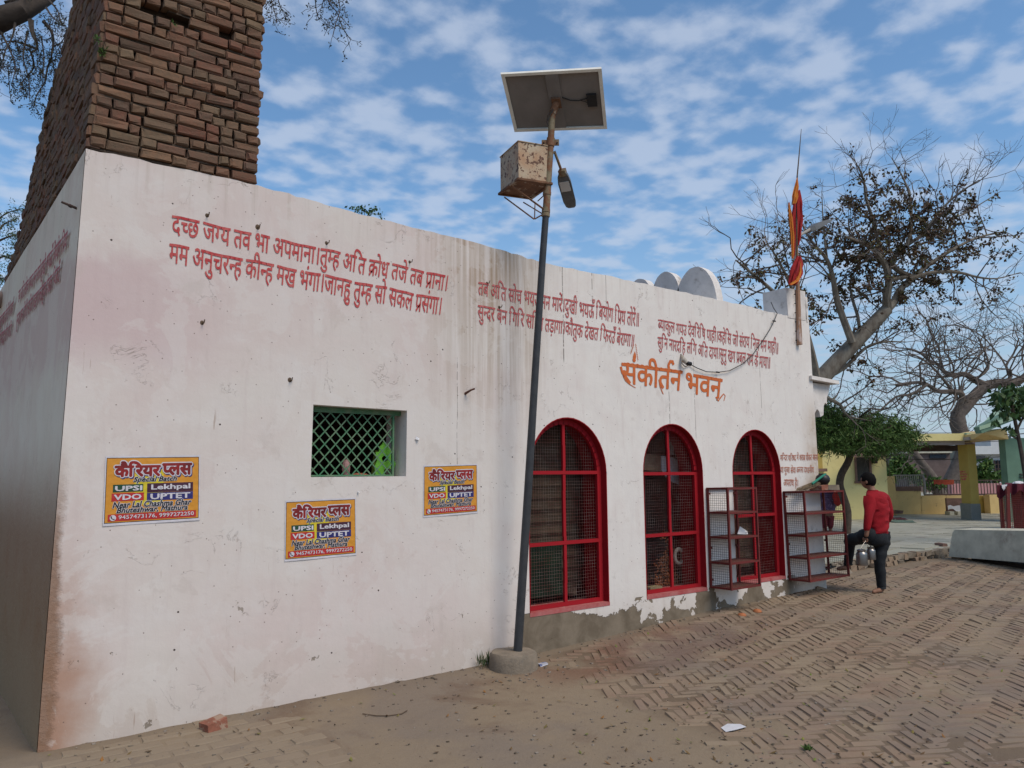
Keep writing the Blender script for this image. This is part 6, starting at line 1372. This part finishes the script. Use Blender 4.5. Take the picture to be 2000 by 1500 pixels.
b.add([q for s_ in S for q in s_],fc); ob('lamp_head',b,M['grey'],la)
# bulb holder and its wire
bu=thing('bulb_holder','old white bulb holder dangling from a nail above the orange title','bulb holder',onY(1338,706,-.05))
b=MB(); p=[onY(1332,697,-.03),onY(1336,704,-.06),onY(1341,709,-.08)]; b.tube([onY(1330,692,-.0),onY(1333,698,-.03),p[1],p[2]],[.006,.02,.032,.022],10); ob('socket_shell',b,M['ceramic'],bu,smooth=True); b=MB(); b.tube([p[2],onY(1349,711,-.09)],[.024,.026],12); b.tube([onY(1330,692,.0),onY(1332,697,-.03)],.008,6); ob('socket_mouth',b,M['black'],bu,smooth=True)
b=MB(); wp=[(1331,699),(1332,710),(1338,716),(1349,712),(1362,719),(1380,726),(1402,727),(1425,724),(1450,711),(1470,693),(1490,665),(1504,643),(1512,627),(1518,612),(1511,602),(1506,590)]
Pw=[onY(x,y,-.03 if 3<i<13 else -.02) for i,(x,y) in enumerate(wp)]; b.tube(Pw,.0055,6,False); 
for i in (6,12): b.tube([Pw[i]-np.array([.03,0,0]),Pw[i]+np.array([.03,0,0])],.010,6)
ob('hanging_wire',b,M['cable'],None,smooth=True,label='thin dark wire looping from the bulb holder up to the corner pier',cat='wire')
# nails, pegs and scraps on the wall
NL=[(404,421,'rusty nail above the first large verse word'),(503,444,'rusty nail above the third large verse word'),(638,475,'rusty nail above the danda of the large verse'),(800,512,'rusty nail above the end of the large verse'),(566,742,'bent nail high left of the lattice window'),(951,553,'rusty nail in the brown stain at the verse start'),(975,600,'rusty nail between the two verse lines left of the pole'),(395,630,'small nail under the second large verse line')]
for x,y,lb in NL:
    p=onY(x,y); b=MB(); b.tube([p+np.array([0,.01,0]),p+np.array([.004,-.035,-.004]),p+np.array([.006,-.04,.018])],.0045,6); b.ell(p,(.016,.004,.018),8,5,None,.6); ob('wall_nail',b,M['stick'],None,label=lb,cat='nail',group='rusty nails in the white wall')
p=onY(908,766); b=MB(); b.tube([p+np.array([-.0,.02,-.02]),p+np.array([.02,-.07,.015]),p+np.array([.05,-.09,.028])],[.014,.009,.008],7); ob('wall_peg',b,mat('rusty_peg',(.12,.05,.035),.8),None,label='long rusty peg sticking out right of the lattice window',cat='peg')
p=onX(150,407,.175); b=MB(); b.tube([p,p+np.array([-.10,-.02,.02])],[.010,.008],7); b.tube([p+np.array([-.03,0,.005]),p+np.array([-.05,0,.012])],.013,7); ob('wall_peg',b,mat('rusty_bolt',(.07,.045,.04),.8),None,label='rusty bolt sticking out of the shaded side wall near its top',cat='peg')
p=onX(2,583,.165); b=MB(); b.tube([p+np.array([.02,.1,0]),p+np.array([-.28,-.06,0])],.10,14); ob('spout_pipe',b,mat('pinkish_clay_pipe',(.33,.24,.20),.8),None,smooth=True,label='short pinkish drain spout sticking out of the shaded side wall',cat='pipe')
for x,y,s_,lb in ((814,857,.022,'small curled white paper scrap right of the lattice window'),(699,961,.009,'tiny white paper scrap under the lattice window'),(570,741,.007,'tiny white paper scrap beside the bent nail')):
    p=onY(x,y); b=MB(); V=[p+np.array([-s_,-.006,-s_*.2]),p+np.array([s_*.2,-.03,-s_*.6]),p+np.array([s_,-.012,.1*s_]),p+np.array([-.3*s_,-.004,s_*.9])]; b.add(V,[(0,1,2,3)]); b.add([v+np.array([0,.002,0]) for v in V],[(3,2,1,0)]); ob('paper_scrap',b,M['paper'],None,label=lb,cat='paper scrap')
# ------------------------------------------------------------------ slab bench, red wire stand at the right
a0=onZ(1853,1092,.27); a1=onZ(2003,1112,.27); dv=(a1-a0); dv[2]=0; dv/=np.linalg.norm(dv); nb=np.array([-dv[1],dv[0],0]); nb=nb if nb@FH>0 else -nb
sb=thing('concrete_slab_bench','long pale weathered concrete block raised off the ground at the right','bench',a0+dv*1.6)
b=MB(); pr_=[(0,.315),(.02,.45),(.05,.63),(.075,.75),(.13,.80),(3.4,.96),(3.4,.44)]
V=[a0+dv*x+UP*(z-a0[2])+nb*(z-.315-.06*x)*.13 for x,z in pr_]; V2=[v+nb*.42+UP*.02 for v in V]; m=len(V); b.add(V+V2,[tuple(range(m)),tuple(range(m,2*m))[::-1]]+[(i,m+i,m+(i+1)%m,(i+1)%m) for i in range(m)]); ob('slab_block',b,M['slab'],sb)
b=MB(); c=a0+dv*1.9+nb*.33; c[2]=.20; b.box(c,dv*1.55,nb*.16,UP*.12); ob('gap_shade_block',b,M['slabdark'],sb)  # dark block put in as the shade of the gap below the slab
b=MB(); c=a0+dv*.12+nb*.10; c[2]=.285; b.box(c,dv*.10,nb*.06,UP*.04,.006); ob('support_brick',b,M['paver'],sb)
b=MB(); p=onZ(1838,1064,.44); b.box(p,dv*.11,nb*.05,UP*.03,.006); ob('loose_brick',b,M['brown'],None,label='brown brick lying on the terrace left of the concrete block',cat='brick')
# red wire stand with maroon cloth
D=19.3; rs_=thing('wire_stand','rusty red wire mesh stand covered with maroon cloth at the right edge','stand',g0(1985,1033))
for x in (1953,1968,1996,2030,2060): b=MB(); b.tube([at(x,950,D+(.0 if x!=1968 else -.3)),at(x+ (6 if x<1960 else 2),1033,D+(.0 if x!=1968 else -.3))],.05 if x<1970 else .03,4); ob('post',b,M['rust'],rs_)
w2=MB()
for k in range(34): w2.tube([at(1957+k*3.4,955,D-.05),at(1961+k*3.4,1032,D-.05)],.006,3,False)
for k in range(20): w2.tube([at(1955+k*.3,956+k*4,D-.05),at(2070,956+k*4,D-.05)],.006,3,False)
ob('wire_mesh',w2,M['rust'],rs_,kind='stuff')
b=MB(); fbox(b,1978,950,2075,1031,D+.55,.02); ob('back_panel',b,M['rust'],rs_)
b=MB(); V=[];K=40
for i in range(K):
    x=1947+i*3.3; dp=-.12+.05*math.sin(i*.9)
    V+=[at(x,947-(4 if i>4 else 0),D+.4),at(x,948-(3 if i>4 else 0),D+dp),at(x,962+5*math.sin(i*.8)+ (8 if i<6 else 0),D+dp-.02)]
b.add(V,[(3*i+k,3*i+k+1,3*i+3+k+1,3*i+3+k) for i in range(K-1) for k in range(2)]); ob('maroon_cloth',b,M['maroon'],None,smooth=True,label='maroon cloth draped over the red wire stand',cat='cloth')
b=MB(); V=[at(1956,947,D-.2),at(1967,946,D-.2),at(1964,953,D-.22),at(1960,958,D-.22),at(1957,953,D-.22)]; b.add(V,[tuple(range(5))]); b.add([v-FH*.01 for v in V],[tuple(range(5))[::-1]]); ob('white_bag',b,M['whitecloth'],None,label='small white plastic bag on the left corner of the red wire stand',cat='bag')
b=MB(); b.ell(at(1990,944,D+.1),(.22,.12,.05),12,6,None,.4); ob('white_bag',b,M['whitecloth'],None,label='flat white bundle lying on the maroon cloth',cat='bundle')
# cloths on the terrace
for x0,x1,y,m,lb in ((1748,1775,1016,'maroonpants','thin maroon cloth spread on the terrace'),(1750,1792,1022,'greenpipe','dull green tarpaulin heap on the terrace')):
    a=g0(x0,y);c_=g0(x1,y); b=MB(); V=[];n_=14
    for j in range(6):
        for i in range(n_): q=a+(c_-a)*i/(n_-1)+FH*(j*.18); V.append(q+UP*(.03+.07*abs(nz(i*.7,j*.9,1,x0*.1)) if 0<j<5 else .02))
    b.add(V,[(j*n_+i,j*n_+i+1,(j+1)*n_+i+1,(j+1)*n_+i) for j in range(5) for i in range(n_-1)]); ob('spread_cloth',b,mat('dull_'+m,(.10,.03,.035) if 'mar' in m else (.10,.15,.12),.9),None,smooth=True,label=lb,cat='cloth')
# ------------------------------------------------------------------ litter
def gp(x,y): 
    p=onZ(x,y,.05); 
    for _ in range(4): p=onZ(x,y,dirt(float(p[0]),float(p[1])))
    return p
p=gp(1433,1428); b=MB(); V=[gp(1408,1424)+UP*.01,gp(1421,1418)+UP*.016,gp(1446,1418)+UP*.014,gp(1458,1426)+UP*.022,gp(1440,1430)+UP*.018,gp(1418,1433)+UP*.012]; b.add(V,[(0,1,4,5),(1,2,3,4)][::1]); b.add([v-UP*.002 for v in V],[(5,4,1,0),(4,3,2,1)]); ob('paper_sheet',b,M['paper'],None,label='white sheet of paper lying on the brick paving',cat='paper')
for x,y,lb in ((1449,1203,'nearer upturned orange clay lamp by the wall foot'),(1479,1195,'farther upturned orange clay lamp by the wall foot')):
    p=gp(x,y); b=MB(); b.lathe(p,[(.052,0),(.050,.012),(.036,.028),(.012,.034)],14); ob('clay_lamp',b,M['clay'],None,smooth=True,label=lb,cat='clay lamp',group='upturned clay lamps')
p=gp(418,1424); b=MB(); b.box(p+UP*.028+np.array([0,-.0,0]),(.075,.012,.012),(-.01,.045,0),(-.006,0,.034),.009); ob('loose_brick',b,M['brickred'],None,label='broken red brick lying at the foot of the white wall',cat='brick')
p=gp(1060,1300); b=MB(); b.box(p+UP*.012,(.035,-.015,.006),(.01,.03,0),(0,0,.006),.005); ob('crumpled_wrapper',b,mat('white_blue_wrapper',(.5,.5,.55),.5,spots=(.06,.10,.3)),None,label='white and blue wrapper right of the round footing',cat='litter')
for pxs,lb in ((((708,1396),(735,1400),(757,1400),(785,1396),(795,1390)),'long thin dry stick lying on the bare dirt'),):
    b=MB(); b.tube([gp(*q)+UP*.008 for q in pxs],.004,5); ob('dry_stick',b,M['stick'],None,label=lb,cat='stick')
p=gp(1548,1338); b=MB(); b.tube([gp(1540,1334)+UP*.01,gp(1550,1340)+UP*.012,gp(1560,1345)+UP*.01],[.006,.012,.01],6); ob('dry_stick',b,M['straw'],None,label='short brown stick on the paving far right of the footing',cat='stick')
wd_=thing('weed_tuft','grass tuft growing between the round footing and the wall','weed',gp(940,1303)); lv=Leaves()
for _ in range(70):
    q=gp(930+random.uniform(0,32),1300+random.uniform(-4,6)); lv.add(q,random.uniform(.05,.16),.004,rv(.25)+UP)
ob('blades',lv.mb(),LEAFF,wd_)
wd_=thing('weed_tuft','small green weed in the paving joint near the bottom edge','weed',gp(1577,1466)); lv=Leaves()
for _ in range(40): lv.add(gp(1572+random.uniform(0,10),1464+random.uniform(-2,4)),random.uniform(.02,.05),.006,rv(.6)+UP)
ob('blades',lv.mb(),LEAFG,wd_)
# scattered fallen leaves and pebbles
for nm,cols,n_,sz in (('fallen_leaves',[(.12,.17,.03),(.20,.20,.04),(.16,.09,.03),(.06,.04,.025),(.30,.13,.03)],420,.022),('pebbles',[(.12,.09,.07),(.20,.15,.12),(.30,.26,.22),(.10,.08,.06)],900,.008)):
    b=MB(); mm=rndmat(nm+'_mat',cols,.8,0,30,(.1,.08,.05),.7,.9)
    for _ in range(n_):
        x=random.uniform(0,2000); y=1180+320*random.random()**.8
        if random.random()<.35: x=random.gauss(1480,260)
        p=onZ(x,y,.08)
        if not(.0<p[0]<14 and -7<p[1]<-.03): continue
        if nm=='fallen_leaves' and p[0]<2.5 and random.random()<.6: continue
        z=max(dirt(p[0],p[1]),float(gz(p[0],p[1]))-.004 if inpoly(p[0],p[1],HERR) else -9)
        s_=sz*random.uniform(.5,1.3)
        if nm=='pebbles': b.box((p[0],p[1],z+s_*.3),(s_,random.uniform(-.3,.3)*s_,0),(0,s_*.8,0),(0,0,s_*.5),s_*.3)
        else:
            a=random.uniform(0,6.28); d=np.array([math.cos(a),math.sin(a),random.uniform(-.1,.5)]); e=np.array([-math.sin(a),math.cos(a),random.uniform(-.3,.3)])
            c=np.array([p[0],p[1],z+.008]); b.add([c-d*s_,c+e*s_*.4,c+d*s_+UP*.006,c-e*s_*.4],[(0,1,2,3)])
    for _ in range(260 if nm=='pebbles' else 60):   # debris gathered round the footing and wall foot
        if nm!='pebbles': break
        if random.random()<.5: x=pb[0]+random.gauss(0,.3); y=pb[1]+random.gauss(-.1,.2)
        else: x=random.uniform(.3,9.2); y=-abs(random.gauss(.04,.07))-.02
        s_=sz*random.uniform(.5,1.6); z=dirt(x,y); b.box((x,y,z+s_*.3),(s_,0,0),(0,s_*.8,0),(0,0,s_*.4),s_*.4)
    ob(nm,b,mm,kind='stuff')
